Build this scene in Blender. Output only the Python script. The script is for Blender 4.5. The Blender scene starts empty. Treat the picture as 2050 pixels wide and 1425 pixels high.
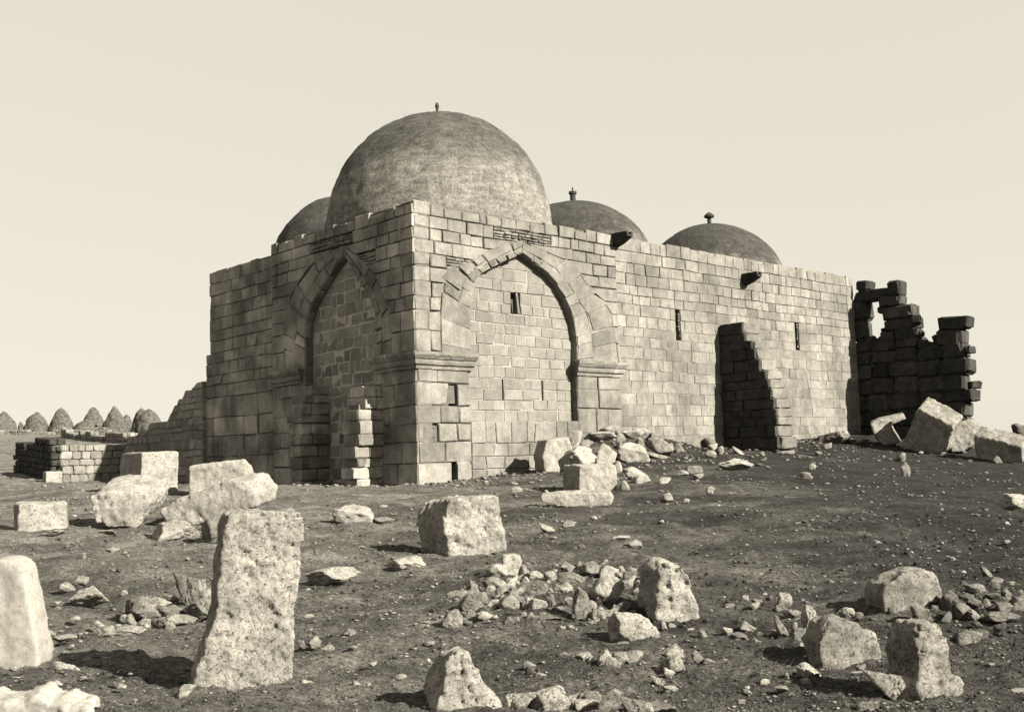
import bpy, bmesh, math, random
import numpy as np
from mathutils import Matrix, Vector

random.seed(7); RNG = np.random.default_rng(7)
sc = bpy.context.scene
COL = sc.collection

# ------------------------------------------------------------------ camera
F = 2195.0; CX, CY = 1025.0, 712.5            # focal length and centre in photo pixels (2050 x 1425)
CAM = np.array([0.0, 0.0, 1.5])
_a = np.array([3400 - CX, 850 - CY, F]); _a /= np.linalg.norm(_a)
_b = np.array([-1020 - CX, 985 - CY, F]); _b /= np.linalg.norm(_b)
_up = np.cross(_a, _b); _up /= np.linalg.norm(_up)
if _up[1] > 0: _up = -_up
_fw = np.array([0, 0, 1.0]) - _up * _up[2]; _fw /= np.linalg.norm(_fw)
_rt = np.cross(_fw, _up)
M = np.array([_rt, _fw, _up])
cam_d = bpy.data.cameras.new('camera'); cam_d.sensor_width = 36.0; cam_d.lens = 36.0 * F / 2050.0
cam_d.clip_end = 5000.0; cam_d.clip_start = 0.05
cam = bpy.data.objects.new('camera', cam_d); COL.objects.link(cam); sc.camera = cam
_cx, _cy, _cz = M @ np.array([1., 0, 0]), M @ np.array([0, -1., 0]), M @ np.array([0, 0, -1.])
cam.matrix_world = Matrix(((_cx[0], _cy[0], _cz[0], CAM[0]), (_cx[1], _cy[1], _cz[1], CAM[1]),
                           (_cx[2], _cy[2], _cz[2], CAM[2]), (0, 0, 0, 1)))

# building axes: U runs along the sunlit front, V along the shaded flank
U = M @ _a; U[2] = 0; U /= np.linalg.norm(U)
V = M @ _b; V[2] = 0; V -= U * (V @ U); V /= np.linalg.norm(V)
Z = np.array([0, 0, 1.0]); NR = np.array([U[1], -U[0], 0]); NL = -U

# ------------------------------------------------------------------ sun, sky, exposure
SUN_A, SUN_E = math.radians(14), math.radians(30.5)
_h = NR * math.cos(SUN_A) + U * math.sin(SUN_A)
TOSUN = _h * math.cos(SUN_E) + Z * math.sin(SUN_E)
w = bpy.data.worlds.new('World'); sc.world = w; w.use_nodes = True
nt = w.node_tree; nt.nodes.clear()
sky = nt.nodes.new('ShaderNodeTexSky'); sky.sky_type = 'NISHITA'; sky.sun_disc = False
sky.sun_elevation = SUN_E; sky.sun_rotation = math.atan2(TOSUN[0], TOSUN[1])
bwn = nt.nodes.new('ShaderNodeRGBToBW')
pw = nt.nodes.new('ShaderNodeMath'); pw.operation = 'POWER'; pw.inputs[1].default_value = 0.13
mu = nt.nodes.new('ShaderNodeVectorMath'); mu.operation = 'SCALE'; mu.inputs[0].default_value = (3.46, 3.28, 2.80)
bg = nt.nodes.new('ShaderNodeBackground'); bg.inputs[1].default_value = 0.0505
wo = nt.nodes.new('ShaderNodeOutputWorld')
nt.links.new(sky.outputs[0], bwn.inputs[0]); nt.links.new(bwn.outputs[0], pw.inputs[0])
nt.links.new(pw.outputs[0], mu.inputs['Scale']); nt.links.new(mu.outputs[0], bg.inputs[0])
nt.links.new(bg.outputs[0], wo.inputs[0])
sd = bpy.data.lights.new('sun', 'SUN'); sd.energy = 5.0; sd.angle = math.radians(0.53); sd.color = (1.0, 0.95, 0.83)
so = bpy.data.objects.new('sun', sd); COL.objects.link(so); so.location = (20, -20, 40)
so.rotation_euler = Vector(TOSUN).to_track_quat('Z', 'Y').to_euler()
sc.view_settings.view_transform = 'Standard'; sc.view_settings.look = 'None'
sc.view_settings.exposure = 2.0; sc.view_settings.gamma = 1.0; sc.view_settings.use_curve_mapping = False

# ------------------------------------------------------------------ helpers
def ray(px, py): return M @ np.array([(px - CX) / F, (py - CY) / F, 1.0])
def atY(px, py, Y):
    d = ray(px, py); return CAM + d * (Y / d[1])
def proj(P):
    c = M.T @ (np.asarray(P, float) - CAM); return CX + F * c[0] / c[2], CY + F * c[1] / c[2], c[2]
C0 = atY(838, 972, 34.0)                      # foot of the building's near corner

class Frame:
    def __init__(s, O, e1, n): s.O, s.e, s.n = np.array(O, float), e1, n; s.flip = np.cross(e1, Z) @ n < 0
    def P(s, e, z, o=0.0):
        k = min(1.0, abs(e) / 1.5) * min(1.0, max(0.0, (8.95 - z) / 1.0) + 0.25)       # courses wander a little, as laid by eye
        return s.O + s.e * e + Z * (z + k * (0.014 * math.sin(e * 0.83 + z * 1.1) + 0.009 * math.sin(e * 2.1 - z * 1.7))) + s.n * o
    def on(s, px, py, off=0.0):
        d = ray(px, py); t = ((s.O + s.n * off - CAM) @ s.n) / (d @ s.n); Q = CAM + d * t - s.O
        return float(Q @ s.e), float(Q[2])
FR, FL = Frame(C0, U, NR), Frame(C0, V, NL)

def _hash(ix, iy, iz, s):
    h = (ix * 374761393 + iy * 668265263 + iz * 2147483647 + s * 974634877) & 0xffffffff
    h = ((h ^ (h >> 13)) * 1274126177) & 0xffffffff
    h = ((h ^ (h >> 16)) * 2246822519) & 0xffffffff
    return ((h ^ (h >> 15)) & 0xffffff) / float(0xffffff)
def vnoise(p, s=0):
    p = np.asarray(p, float); i = np.floor(p).astype(np.int64); f = p - i; f = f * f * (3 - 2 * f)
    r = 0
    for dx in (0, 1):
        for dy in (0, 1):
            for dz in (0, 1):
                wgt = (f[:, 0] if dx else 1 - f[:, 0]) * (f[:, 1] if dy else 1 - f[:, 1]) * (f[:, 2] if dz else 1 - f[:, 2])
                r = r + wgt * _hash(i[:, 0] + dx, i[:, 1] + dy, i[:, 2] + dz, s)
    return r * 2 - 1
def fbm(p, o=4, s=0, gain=0.5):
    p = np.asarray(p, float); r = 0; a = 1.0
    for k in range(o):
        r = r + a * vnoise(p * (2.03 ** k) + 17.3 * k, s + k); a *= gain
    return r

ORIG = {}
def link(name, me, origin, parent=None):
    o = bpy.data.objects.new(name, me); COL.objects.link(o)
    origin = np.array(origin, float)
    if parent is not None:
        o.parent = parent; o.location = origin - ORIG[parent.name]
    else:
        o.location = origin
    ORIG[o.name] = origin
    return o
def empty(name, loc): return link(name, None, loc)
def tag(o, label=None, cat=None, group=None, kind=None):
    if label: o['label'] = label
    if cat: o['category'] = cat
    if group: o['group'] = group
    if kind: o['kind'] = kind
    return o
def mesh(name, v, f, mat, tone=None, smooth=False):
    me = bpy.data.meshes.new(name)
    if isinstance(f, np.ndarray):
        nf = len(f); k = f.shape[1]
        me.vertices.add(len(v)); me.vertices.foreach_set('co', np.asarray(v, np.float32).ravel())
        me.loops.add(nf * k); me.loops.foreach_set('vertex_index', f.astype(np.int32).ravel())
        me.polygons.add(nf); me.polygons.foreach_set('loop_start', np.arange(0, nf * k, k, dtype=np.int32))
        me.polygons.foreach_set('loop_total', np.full(nf, k, np.int32)); me.update(calc_edges=True)
    else:
        me.from_pydata([tuple(map(float, q)) for q in v], [], f)
    if tone is not None:
        at = me.attributes.new('tone', 'FLOAT', 'POINT')
        at.data.foreach_set('value', np.asarray(tone if np.ndim(tone) else np.full(len(v), tone), np.float32))
    if mat: me.materials.append(mat)
    if smooth: me.polygons.foreach_set('use_smooth', np.ones(len(me.polygons), bool))
    return me
def obj(name, v, f, mat, parent=None, origin=None, tone=None, smooth=False):
    v = np.asarray(v, float)
    if origin is None: origin = v.mean(0)
    return link(name, mesh(name, v - np.asarray(origin), f, mat, tone, smooth), origin, parent)
class MB:
    def __init__(s): s.v = []; s.f = []; s.t = []; s.n = 0
    def add(s, v, f, t=0.3):
        s.v.append(np.asarray(v, float)); s.f += [tuple(i + s.n for i in q) for q in f]
        s.t.append(np.full(len(v), t)); s.n += len(v)
    def build(s, name, mat, parent=None, origin=None, smooth=False):
        return obj(name, np.vstack(s.v), s.f, mat, parent, origin, np.concatenate(s.t), smooth)

# ------------------------------------------------------------------ materials (sepia print: every tone is a warm grey)
GA = 0.435                                                              # tone of the whole place against the print's exposure
def warm(v, k=1.0): return (v * 1.03, v * 0.975, v * 0.865, 1)
class NT:
    def __init__(s, name, rough=0.92):
        s.m = bpy.data.materials.new(name); s.m.use_nodes = True; s.t = s.m.node_tree; s.t.nodes.clear()
        s.out = s.t.nodes.new('ShaderNodeOutputMaterial'); s.b = s.t.nodes.new('ShaderNodeBsdfPrincipled')
        s.b.inputs['Roughness'].default_value = rough; s.b.inputs['Specular IOR Level'].default_value = 0.15
        s.t.links.new(s.b.outputs[0], s.out.inputs[0])
        s.pos = s.t.nodes.new('ShaderNodeNewGeometry').outputs['Position']
    def L(s, a, b): s.t.links.new(a, b)
    def noise(s, scale, detail=6, rough=0.6, vec=None, dist=0):
        n = s.t.nodes.new('ShaderNodeTexNoise'); n.inputs['Scale'].default_value = scale
        n.inputs['Detail'].default_value = detail; n.inputs['Roughness'].default_value = rough
        n.inputs['Distortion'].default_value = dist
        s.L(vec or s.pos, n.inputs['Vector']); return n.outputs['Fac']
    def voro(s, scale, vec=None, out='Distance'):
        n = s.t.nodes.new('ShaderNodeTexVoronoi'); n.inputs['Scale'].default_value = scale
        s.L(vec or s.pos, n.inputs['Vector']); return n.outputs[out]
    def scalev(s, x, y, z):
        n = s.t.nodes.new('ShaderNodeVectorMath'); n.operation = 'MULTIPLY'; s.L(s.pos, n.inputs[0])
        n.inputs[1].default_value = (x, y, z); return n.outputs[0]
    def math(s, op, a, b=None, c=None, clamp=False):
        n = s.t.nodes.new('ShaderNodeMath'); n.operation = op; n.use_clamp = clamp
        for i, q in enumerate((a, b, c)):
            if q is None: continue
            if isinstance(q, (int, float)): n.inputs[i].default_value = q
            else: s.L(q, n.inputs[i])
        return n.outputs[0]
    def ramp(s, x, a, b, c=0.0, d=1.0):
        n = s.t.nodes.new('ShaderNodeMapRange'); s.L(x, n.inputs[0])
        for i, q in enumerate((a, b, c, d)): n.inputs[i + 1].default_value = q
        n.interpolation_type = 'SMOOTHSTEP'; return n.outputs[0]
    def attr(s, name):
        n = s.t.nodes.new('ShaderNodeAttribute'); n.attribute_name = name; return n.outputs['Fac']
    def rnd(s): return s.t.nodes.new('ShaderNodeObjectInfo').outputs['Random']
    def xyz(s):
        n = s.t.nodes.new('ShaderNodeSeparateXYZ'); s.L(s.pos, n.inputs[0]); return n.outputs
    def color(s, val):
        n = s.t.nodes.new('ShaderNodeVectorMath'); n.operation = 'SCALE'; n.inputs[0].default_value = warm(GA)[:3]
        s.L(val, n.inputs['Scale']); s.L(n.outputs[0], s.b.inputs['Base Color'])
    def bump(s, h, strength=0.5, dist=0.02):
        n = s.t.nodes.new('ShaderNodeBump'); n.inputs['Strength'].default_value = strength
        n.inputs['Distance'].default_value = dist; s.L(h, n.inputs['Height']); s.L(n.outputs[0], s.b.inputs['Normal'])

def mat_masonry(name, gain=1.0, lo=0.62, stain=0.35, pits=1.0, mottle=1.5):
    n = NT(name)
    t = n.attr('tone'); big = n.ramp(n.noise(0.55, 4, 0.55), 0.35, 0.68, 1 - stain, 1.0 + stain * 0.25)
    mid = n.ramp(n.noise(mottle * 2.2, 6, 0.7), 0.3, 0.7, lo, 1.2)
    fine = n.ramp(n.noise(26, 4, 0.7), 0.3, 0.7, 0.82, 1.14)
    streak = n.ramp(n.noise(1.0, 4, 0.6, n.scalev(2.6, 2.6, 0.22)), 0.42, 0.75, 1.0, 1 - stain * 0.6)
    pit = n.ramp(n.noise(17, 3, 0.65), 0.62, 0.74, 1.0, 1 - 0.45 * pits)
    v = n.math('MULTIPLY', n.math('MULTIPLY', t, big), n.math('MULTIPLY', mid, fine))
    v = n.math('MULTIPLY', n.math('MULTIPLY', v, streak), n.math('MULTIPLY', pit, gain))
    n.color(v)
    h = n.math('ADD', n.noise(9, 8, 0.72), n.math('MULTIPLY', pit, 0.5))
    n.bump(h, 0.75, 0.035)
    return n.m
def mat_rock(name, lo, hi, pits=1.0, objrand=True, bumpd=0.03, scale=1.0):
    n = NT(name)
    base = n.ramp(n.noise(3.2 * scale, 7, 0.68), 0.3, 0.7, lo, hi)
    if objrand: base = n.math('MULTIPLY', base, n.ramp(n.rnd(), 0, 1, 0.72, 1.15))
    pit = n.math('MULTIPLY', n.ramp(n.noise(31 * scale, 6, 0.8, dist=.8), 0.55, 0.62, 1.0, 1 - 0.68 * pits), n.ramp(n.noise(75 * scale, 4, 0.7), 0.56, 0.66, 1.0, 1 - 0.4 * pits))
    lich = n.ramp(n.noise(7.5 * scale, 5, 0.7, dist=0.6), 0.56, 0.7, 1.0, 0.82)
    n.color(n.math('MULTIPLY', n.math('MULTIPLY', base, pit), lich))
    h = n.math('ADD', n.noise(13 * scale, 9, 0.75), n.math('MULTIPLY', pit, 0.45))
    n.bump(h, 0.9, bumpd)
    return n.m
MW = mat_masonry('dressed_limestone', 0.97, lo=0.78, stain=0.3)
MS = mat_masonry('shade_lifted_limestone', 1.9, lo=0.6, stain=0.5, mottle=0.35)  # flank's copy of the limestone, colour lightened to lift its shade
MI = mat_masonry('infill_limestone', 0.95, lo=0.9, stain=0.18, pits=0.5)
MD = mat_masonry('dark_weathered_and_shade_stone', 0.29, lo=0.55, stain=0.3)  # ruin's own dark stone; elsewhere it paints in shade
MR = mat_rock('pale_limestone_rock', 0.24, 0.52)
MRH = mat_rock('pitted_limestone', 0.36, 0.60, pits=1.0, objrand=False, bumpd=0.04)
MRS = mat_rock('smooth_limestone', 0.40, 0.52, pits=0.35, objrand=False, bumpd=0.012)
MRV = mat_rock('gravel_stone', 0.05, 0.36, pits=.2, objrand=False, bumpd=.004, scale=2.5)
MRW = mat_rock('weathered_limestone', 0.22, 0.48, pits=1.0, objrand=False, bumpd=0.04)
MRG = mat_rock('grey_weathered_rock', 0.12, 0.30)
def mat_mortar(name, v):
    n = NT(name); n.color(n.ramp(n.noise(6, 6, 0.7), 0.3, 0.7, v * 0.7, v * 1.15)); n.bump(n.noise(22, 6, 0.7), 0.7, 0.03); return n.m
MMO = mat_mortar('old_mortar', 0.17); MPALE = mat_mortar('pale_lime_mortar', 0.44); MSH = mat_mortar('shade_side_mortar', 0.2)  # last one: shade-side mortar, lightened to lift the flank
MLIME = mat_mortar('lime_pointing', 0.62); MPD = mat_mortar('dusty_mortar', 0.31)
def mat_dome(name, za, zb, dark):
    n = NT(name)
    z = n.xyz()[2]
    zz = n.math('ADD', z, n.math('MULTIPLY', n.math('SUBTRACT', n.noise(0.45, 5, 0.6), 0.5), 3.4))
    up = n.ramp(zz, za, zb, 0.0, 1.0)                                  # crust of lichen on the crown
    base = n.math('SUBTRACT', 0.29, n.math('MULTIPLY', up, dark))
    mot = n.ramp(n.noise(3.4, 8, 0.78), 0.3, 0.7, 0.68, 1.28)
    spk = n.ramp(n.noise(13, 7, 0.85), 0.36, 0.66, 0.6, 1.35)
    crk = n.ramp(n.math('ABSOLUTE', n.math('SUBTRACT', n.noise(0.9, 7, 0.7, dist=1.2), 0.5)), 0.0, 0.012, 0.45, 1.0)
    lime = n.ramp(n.noise(1.1, 5, 0.6), 0.6, 0.72, 1.0, 1.25)
    run = n.ramp(n.noise(1.0, 4, 0.6, n.scalev(3.0, 3.0, 0.18)), 0.5, 0.72, 1.0, 0.7)
    base = n.math('MULTIPLY', n.math('MULTIPLY', base, crk), n.math('MULTIPLY', lime, run))
    hor = n.ramp(n.noise(1, 5, 0.65, n.scalev(1.2, 1.2, 6.0)), 0.35, 0.65, 0.8, 1.15)
    n.color(n.math('MULTIPLY', n.math('MULTIPLY', base, mot), n.math('MULTIPLY', spk, hor)))
    n.bump(n.noise(9, 9, 0.75), 0.8, 0.05); return n.m
MDOME = mat_dome('weathered_dome_plaster', 10.9, 12.7, 0.175); MDOME2 = mat_dome('lichened_dome_plaster', 9.4, 10.9, 0.21)
def mat_ground():
    n = NT('stony_soil', 1.0)
    x, y, z = n.xyz()
    s = n.math('ADD', n.math('MULTIPLY', x, 0.085), n.math('MULTIPLY', n.math('SUBTRACT', n.noise(0.3, 7, 0.7), 0.5), 3.0))
    wet = n.ramp(s, -0.6, 0.75, 0.19, 0.033)                               # pale trodden soil to the west, dark humus on the mound
    clod = n.ramp(n.noise(2.3, 8, 0.75), 0.3, 0.7, 0.6, 1.5)
    fine = n.ramp(n.noise(21, 7, 0.8), 0.32, 0.68, 0.25, 1.85)
    grit = n.ramp(n.voro(34), 0.08, 0.2, 2.3, 1.0)
    grit2 = n.ramp(n.voro(9), 0.05, 0.12, 1.9, 1.0)
    v = n.math('MULTIPLY', n.math('MULTIPLY', wet, clod), n.math('MULTIPLY', fine, n.math('MULTIPLY', grit, n.math('MULTIPLY', grit2, n.ramp(n.noise(0.7, 6, .7, dist=.8), .38, .62, .68, 1.35)))))
    n.color(v)
    n.bump(n.math('ADD', n.noise(14, 10, 0.8), n.math('MULTIPLY', n.noise(55, 4, 0.7), 0.5)), 1.0, 0.07); return n.m
MG = mat_ground()
def mat_plain(name, lo, hi, sc_=12, bd=0.02):
    n = NT(name); n.color(n.ramp(n.noise(sc_, 6, 0.75), 0.3, 0.7, lo, hi)); n.bump(n.noise(sc_ * 1.6, 6, 0.75), 0.8, bd); return n.m
MHIVE = mat_plain('rubble_corbelled_hive', 0.045, 0.2, 3.2, 0.12)
MWOOD = mat_plain('old_wood', 0.04, 0.09, 20); MDRY = mat_plain('dry_grass', 0.05, 0.15, 3)
MDARK = mat_plain('dark_spout_stone', 0.03, 0.07, 10)

# ------------------------------------------------------------------ ground
ctrl = [(0, 0, 0), (-6, 2, 0), (6, 2, 0), (0, 7, 0), (-5, 8, .02), (5, 8, -.02), (0, 14, .22), (-8, 15, .3), (8, 15, .2), (-12, 26, .75),
        (0, 24, .58), (-25, 20, .6), (25, 20, .2), (0, -15, -.1), (-20, -15, 0), (20, -15, 0)]
for (px, py, Y) in [(1600, 1000, 22), (2050, 1000, 22), (1800, 950, 32), (2050, 935, 36), (1400, 955, 30), (1200, 1000, 25), (1580, 907, 44.2),
                    (1750, 903, 46), (1900, 908, 45), (2050, 926, 43), (0, 1060, 20), (300, 973, 30), (60, 963, 42), (150, 922, 70), (0, 902, 90),
                    (250, 892, 95), (100, 864, 150), (-100, 866, 150), (330, 866, 150), (-400, 900, 120)]:
    ctrl.append(tuple(atY(px, py, Y)))
for (px, py) in [(838, 974), (945, 958), (1100, 935), (1250, 915), (1340, 903), (1420, 897), (1600, 882), (1690, 870)]:
    e, z = FR.on(px, py); ctrl.append(tuple(FR.P(e, z, 0.2)))
for e in (0.3, 4, 8, 13): ctrl.append(tuple(FL.P(e, 0.03, 0.1)))
ctrl += [tuple(FL.P(18, 0.6, 0.3)), tuple(C0 + U * 30 + np.array([3, 0, 1.3])), (45, 60, .8), (70, 90, 0.3), (10, 75, 2.0), (-12, 80, 3.0), (40, 150, 0), (150, 120, -1),
         (-120, 60, 3), (-60, 220, 6.0), (60, 260, -1), (-200, 200, 4), (-150, 0, 1), (150, 0, -.5)]
ctrl = np.array(ctrl); SCL = 40.0
def _tps(r): 
    return np.where(r > 1e-9, r * r * np.log(np.maximum(r, 1e-9)), 0)
BUMPS = []
_A = ctrl[:, :2] / SCL; _n = len(_A)
_K = _tps(np.linalg.norm(_A[:, None] - _A[None], axis=2)) + np.eye(_n) * 0.0015
_P = np.hstack([np.ones((_n, 1)), _A])
_W = np.linalg.solve(np.block([[_K, _P], [_P.T, np.zeros((3, 3))]]), np.concatenate([ctrl[:, 2], np.zeros(3)]))
def gz(x, y):
    q = np.stack([np.clip(np.atleast_1d(np.asarray(x, float)), -220, 170), np.clip(np.atleast_1d(np.asarray(y, float)), -30, 265)], 1) / SCL
    r = np.linalg.norm(q[:, None] - _A[None], axis=2)
    z = np.clip(_tps(r) @ _W[:_n] + _W[_n] + q @ _W[_n + 1:], -3, 12)
    for (bx, by, rx, ry, h) in BUMPS: z = z + h * np.exp(-((q[:, 0] * SCL - bx) / rx) ** 2 - ((q[:, 1] * SCL - by) / ry) ** 2)
    return z
def g1(x, y): return float(gz([x], [y])[0])
def G(px, py):
    d = ray(px, py); ts = np.concatenate([np.arange(3, 60, 0.05), np.geomspace(60, 260, 400)])
    P = CAM[None] + d[None] * ts[:, None]; below = P[:, 2] < gz(P[:, 0], P[:, 1])
    i = int(np.argmax(below)) if below.any() else len(ts) - 1
    p = P[i].copy(); p[2] = g1(p[0], p[1]); return p
for (px, py, rx, ry, h) in ((1130, 1250, 1.3, .9, .2), (1960, 1240, 1.1, .8, .18), (400, 1260, .6, .5, .10)):
    b = G(px, py); BUMPS.append((b[0], b[1] + ry * .6, rx, ry, h))
for (e, r_, h) in ((7.6, 1.0, .62), (9.0, 1.2, .72), (10.6, 1.2, .55), (12.4, 1.1, .3)):
    b = FR.P(e, 0, .35); BUMPS.append((b[0], b[1], r_, r_, h))
ys = [-25.0, -12, -5, 0, 2]; y = 3.2
while y < 1500: ys.append(y); y += max(0.05, 0.011 * y) if y < 260 else 0.09 * y
ys = np.array(ys); sx = np.concatenate([np.array([-6, -3.5, -2.2, -1.5, -1.1, -0.9]), np.linspace(-0.72, 0.72, 460), np.array([0.9, 1.1, 1.5, 2.2, 3.5, 6])])
YY, SS = np.meshgrid(ys, sx, indexing='ij'); XX = SS * (np.maximum(YY, 3) + 1.5)
xf, yf = XX.ravel(), YY.ravel(); zf = np.concatenate([gz(xf[i:i + 20000], yf[i:i + 20000]) for i in range(0, len(xf), 20000)])
p2 = np.stack([xf, yf, np.zeros_like(xf)], 1)
def gdetail(p): return 0.05 * fbm(p * 0.7, 3, 5) + 0.030 * fbm(p * 3.1, 3, 9) + 0.020 * fbm(p * 10, 3, 3, .65)
zf = zf + gdetail(p2) * np.clip(yf / 5, 0.2, 1)
ny, nx = YY.shape; idx = np.arange(ny * nx).reshape(ny, nx)
gf = np.stack([idx[:-1, :-1].ravel(), idx[:-1, 1:].ravel(), idx[1:, 1:].ravel(), idx[1:, :-1].ravel()], 1)
tag(obj('ground', np.stack([xf, yf, zf], 1), gf, MG, origin=(0, 0, 0), smooth=True), kind='structure')

# ------------------------------------------------------------------ masonry
def stone_geo(fr, q, off, bev=0.02, back=0.22, bulge=0.012, jit=0.012):
    """q: four (e,z) corners bl, br, tr, tl. Bevelled, slightly uneven dressed face."""
    q = [np.array(c, float) + RNG.uniform(-jit, jit, 2) for c in q]
    if random.random() < (0.28 if bev > .015 else 0.1):                                                   # a knocked-off corner
        c = random.randrange(4); q[c] = q[c] + (sum(q) / 4 - q[c]) * random.uniform(.06, .22)
    w_ = (np.linalg.norm(q[1] - q[0]) + np.linalg.norm(q[2] - q[3])) / 2; h_ = (np.linalg.norm(q[3] - q[0]) + np.linalg.norm(q[2] - q[1])) / 2
    bs, bt = min(0.3, bev / max(w_, .02)), min(0.3, bev / max(h_, .02))
    S, T = [0, bs, 1 - bs, 1], [0, bt, 1 - bt, 1]
    v = []; tilt = RNG.normal(0, 0.006, 2)
    for j, t in enumerate(T):
        for i, s in enumerate(S):
            c = q[0] * (1 - s) * (1 - t) + q[1] * s * (1 - t) + q[2] * s * t + q[3] * (1 - s) * t
            edge = (i in (0, 3)) or (j in (0, 3))
            if edge: c = c + RNG.normal(0, jit * 0.45, 2)
            o = off - (bev * RNG.uniform(0.6, 1.1) if edge else -RNG.uniform(0, bulge)) + tilt[0] * (s - .5) + tilt[1] * (t - .5)
            v.append(fr.P(c[0], c[1], o))
    ring = [0, 1, 2, 3, 7, 11, 15, 14, 13, 12, 8, 4]
    f = [(j * 4 + i, j * 4 + i + 1, j * 4 + i + 5, j * 4 + i + 4) for j in range(3) for i in range(3)]
    for k in ring: v.append(v[k] - fr.n * back)
    for k in range(12):
        a, b = ring[k], ring[(k + 1) % 12]; f.append((b, a, 16 + k, 16 + (k + 1) % 12))
    if fr.flip: f = [tuple(reversed(x)) for x in f]
    return np.array(v), f
def prism(fr, poly, o0, o1):
    n = len(poly); v = [fr.P(e, z, o1) for e, z in poly] + [fr.P(e, z, o0) for e, z in poly]
    f = [tuple(range(n)), tuple(range(2 * n - 1, n - 1, -1))] + [(i, i + n, (i + 1) % n + n, (i + 1) % n) for i in range(n)]
    if fr.flip: f = [tuple(reversed(x)) for x in f]
    return np.array(v), f
class Wall:
    """A stretch of coursed masonry: a mortar body (the part) and its stones (sub-parts)."""
    def __init__(s, fr, mortar, tone=(0.3, 0.05), gap=(0.008, 0.03), recess=0.05, off=0.0, depth=0.6, bev=0.02, back=0.2, bulge=0.012, jit=0.012):
        s.fr, s.mm, s.tone, s.gap, s.rec, s.off, s.depth, s.bev, s.back, s.bulge, s.jit = fr, mortar, tone, gap, recess, off, depth, bev, back, bulge, jit
        s.body = MB(); s.st = []
    def stone(s, q, tone=None, off=0.0):
        t = float(np.clip(RNG.normal(*s.tone), s.tone[0] * .5, s.tone[0] * 1.5)) if tone is None else tone
        v, f = stone_geo(s.fr, q, s.off + off + RNG.uniform(0, 0.018), s.bev, s.back, s.bulge, s.jit)
        x, y_, d = proj(v[:16].mean(0)); e = np.array(q, float)
        area = 0.5 * abs(np.cross(e[2] - e[0], e[3] - e[1])) * (F / d) ** 2 if len(e) == 4 else 0
        s.st.append((area, v, f, t))
    def row(s, z0, z1, seg, wr, holes=()):
        l0, l1, r0, r1 = seg
        segs = [seg]
        for (h0, h1, hz0, hz1) in holes:
            ov = min(z1, hz1) - max(z0, hz0)
            if ov < 0.45 * (z1 - z0): continue
            new = []
            for (a0, a1, b0, b1) in segs:
                if h0 < max(b0, b1) and h1 > min(a0, a1):
                    if h0 - max(a0, a1) > 0.05: new.append((a0, a1, h0, h0))
                    if min(b0, b1) - h1 > 0.05: new.append((h1, h1, b0, b1))
                else: new.append((a0, a1, b0, b1))
            segs = new
        for (a0, a1, b0, b1) in segs:
            m = 0.0
            s.body.add(*prism(s.fr, [(a0, z0), (b0, z0), (b1, z1), (a1, z1)], s.off - s.depth, s.off - s.rec + RNG.uniform(-.002, .002)), 0.3)
            lo, hi = max(a0, a1), min(b0, b1)
            if hi - lo < 0.12:
                s.stone([(a0 + .01, z0 + .01), (max(b0, a0 + .03) - .01, z0 + .01), (max(b1, a1 + .03) - .01, z1 - .01), (a1 + .01, z1 - .01)]); continue
            L = hi - lo; cuts = [0.0]
            while True:
                d = random.uniform(*wr)
                if random.random() < 0.12: d *= 0.6
                if cuts[-1] + d > L - wr[0] * 0.6: break
                cuts.append(cuts[-1] + d)
            cuts.append(L); n = len(cuts) - 1
            gs = [random.uniform(*s.gap) * (1.0 if random.random() < .85 else 1.7) for _ in range(n + 1)]
            for k in range(n):
                gb, gt = random.uniform(*s.gap) / 2, random.uniform(*s.gap) / 2
                if z1 >= 8.55 and z1 in (ZTOP, 8.6): gt += random.uniform(-.05, .10)                 # ragged wall head
                g0, g1_ = gs[k] / 2, gs[k + 1] / 2; A, B = lo + cuts[k], lo + cuts[k + 1]
                A0, A1 = (a0, a1) if k == 0 else (A, A); B0, B1 = (b0, b1) if k == n - 1 else (B, B)
                s.stone([(A0 + g0, z0 + gb), (B0 - g1_, z0 + gb), (B1 - g1_, z1 - gt), (A1 + g0, z1 - gt)])
    def build(s, name, mat, parent, stone_name='stone', limit=300, label=None):
        o = s.body.build(name, s.mm, parent, origin=ORIG[parent.name])
        if label: o['label'] = label
        s.st.sort(key=lambda r: -r[0]); rest = MB()
        for i, (a, v, f, t) in enumerate(s.st):
            if i < limit: obj(stone_name, v, f, mat, o, tone=t)
            else: rest.add(v, f, t)
        if rest.n:
            r = rest.build('small_stones', mat, o, origin=ORIG[parent.name]); r['kind'] = 'stuff'
        return o
def interp(pts):
    """pts (e,z) sorted by z -> function e(z)"""
    z = np.array([p[1] for p in pts]); e = np.array([p[0] for p in pts]); k = np.argsort(z)
    return lambda q: float(np.interp(q, z[k], e[k]))
def pxs(fr, pts, off=0.0): return [fr.on(x, y_, off) for x, y_ in pts]

shrine = tag(empty('domed_shrine', C0), 'stone shrine with large plastered dome and walled-up pointed arches', 'shrine')

# course lines read off the near corner
zc = [FR.on(824 + (y_ - 403) * 0.028, y_)[1] for y_ in (972, 928, 885, 848, 811, 765, 737, 702, 659, 619, 591, 561, 530, 504, 476, 452, 426, 404)]
zc[0] = -0.35; ZTOP = 8.95; zc[-1] = ZTOP
ZC0, ZC1 = zc[6], zc[7]                                                   # cornice band

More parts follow.
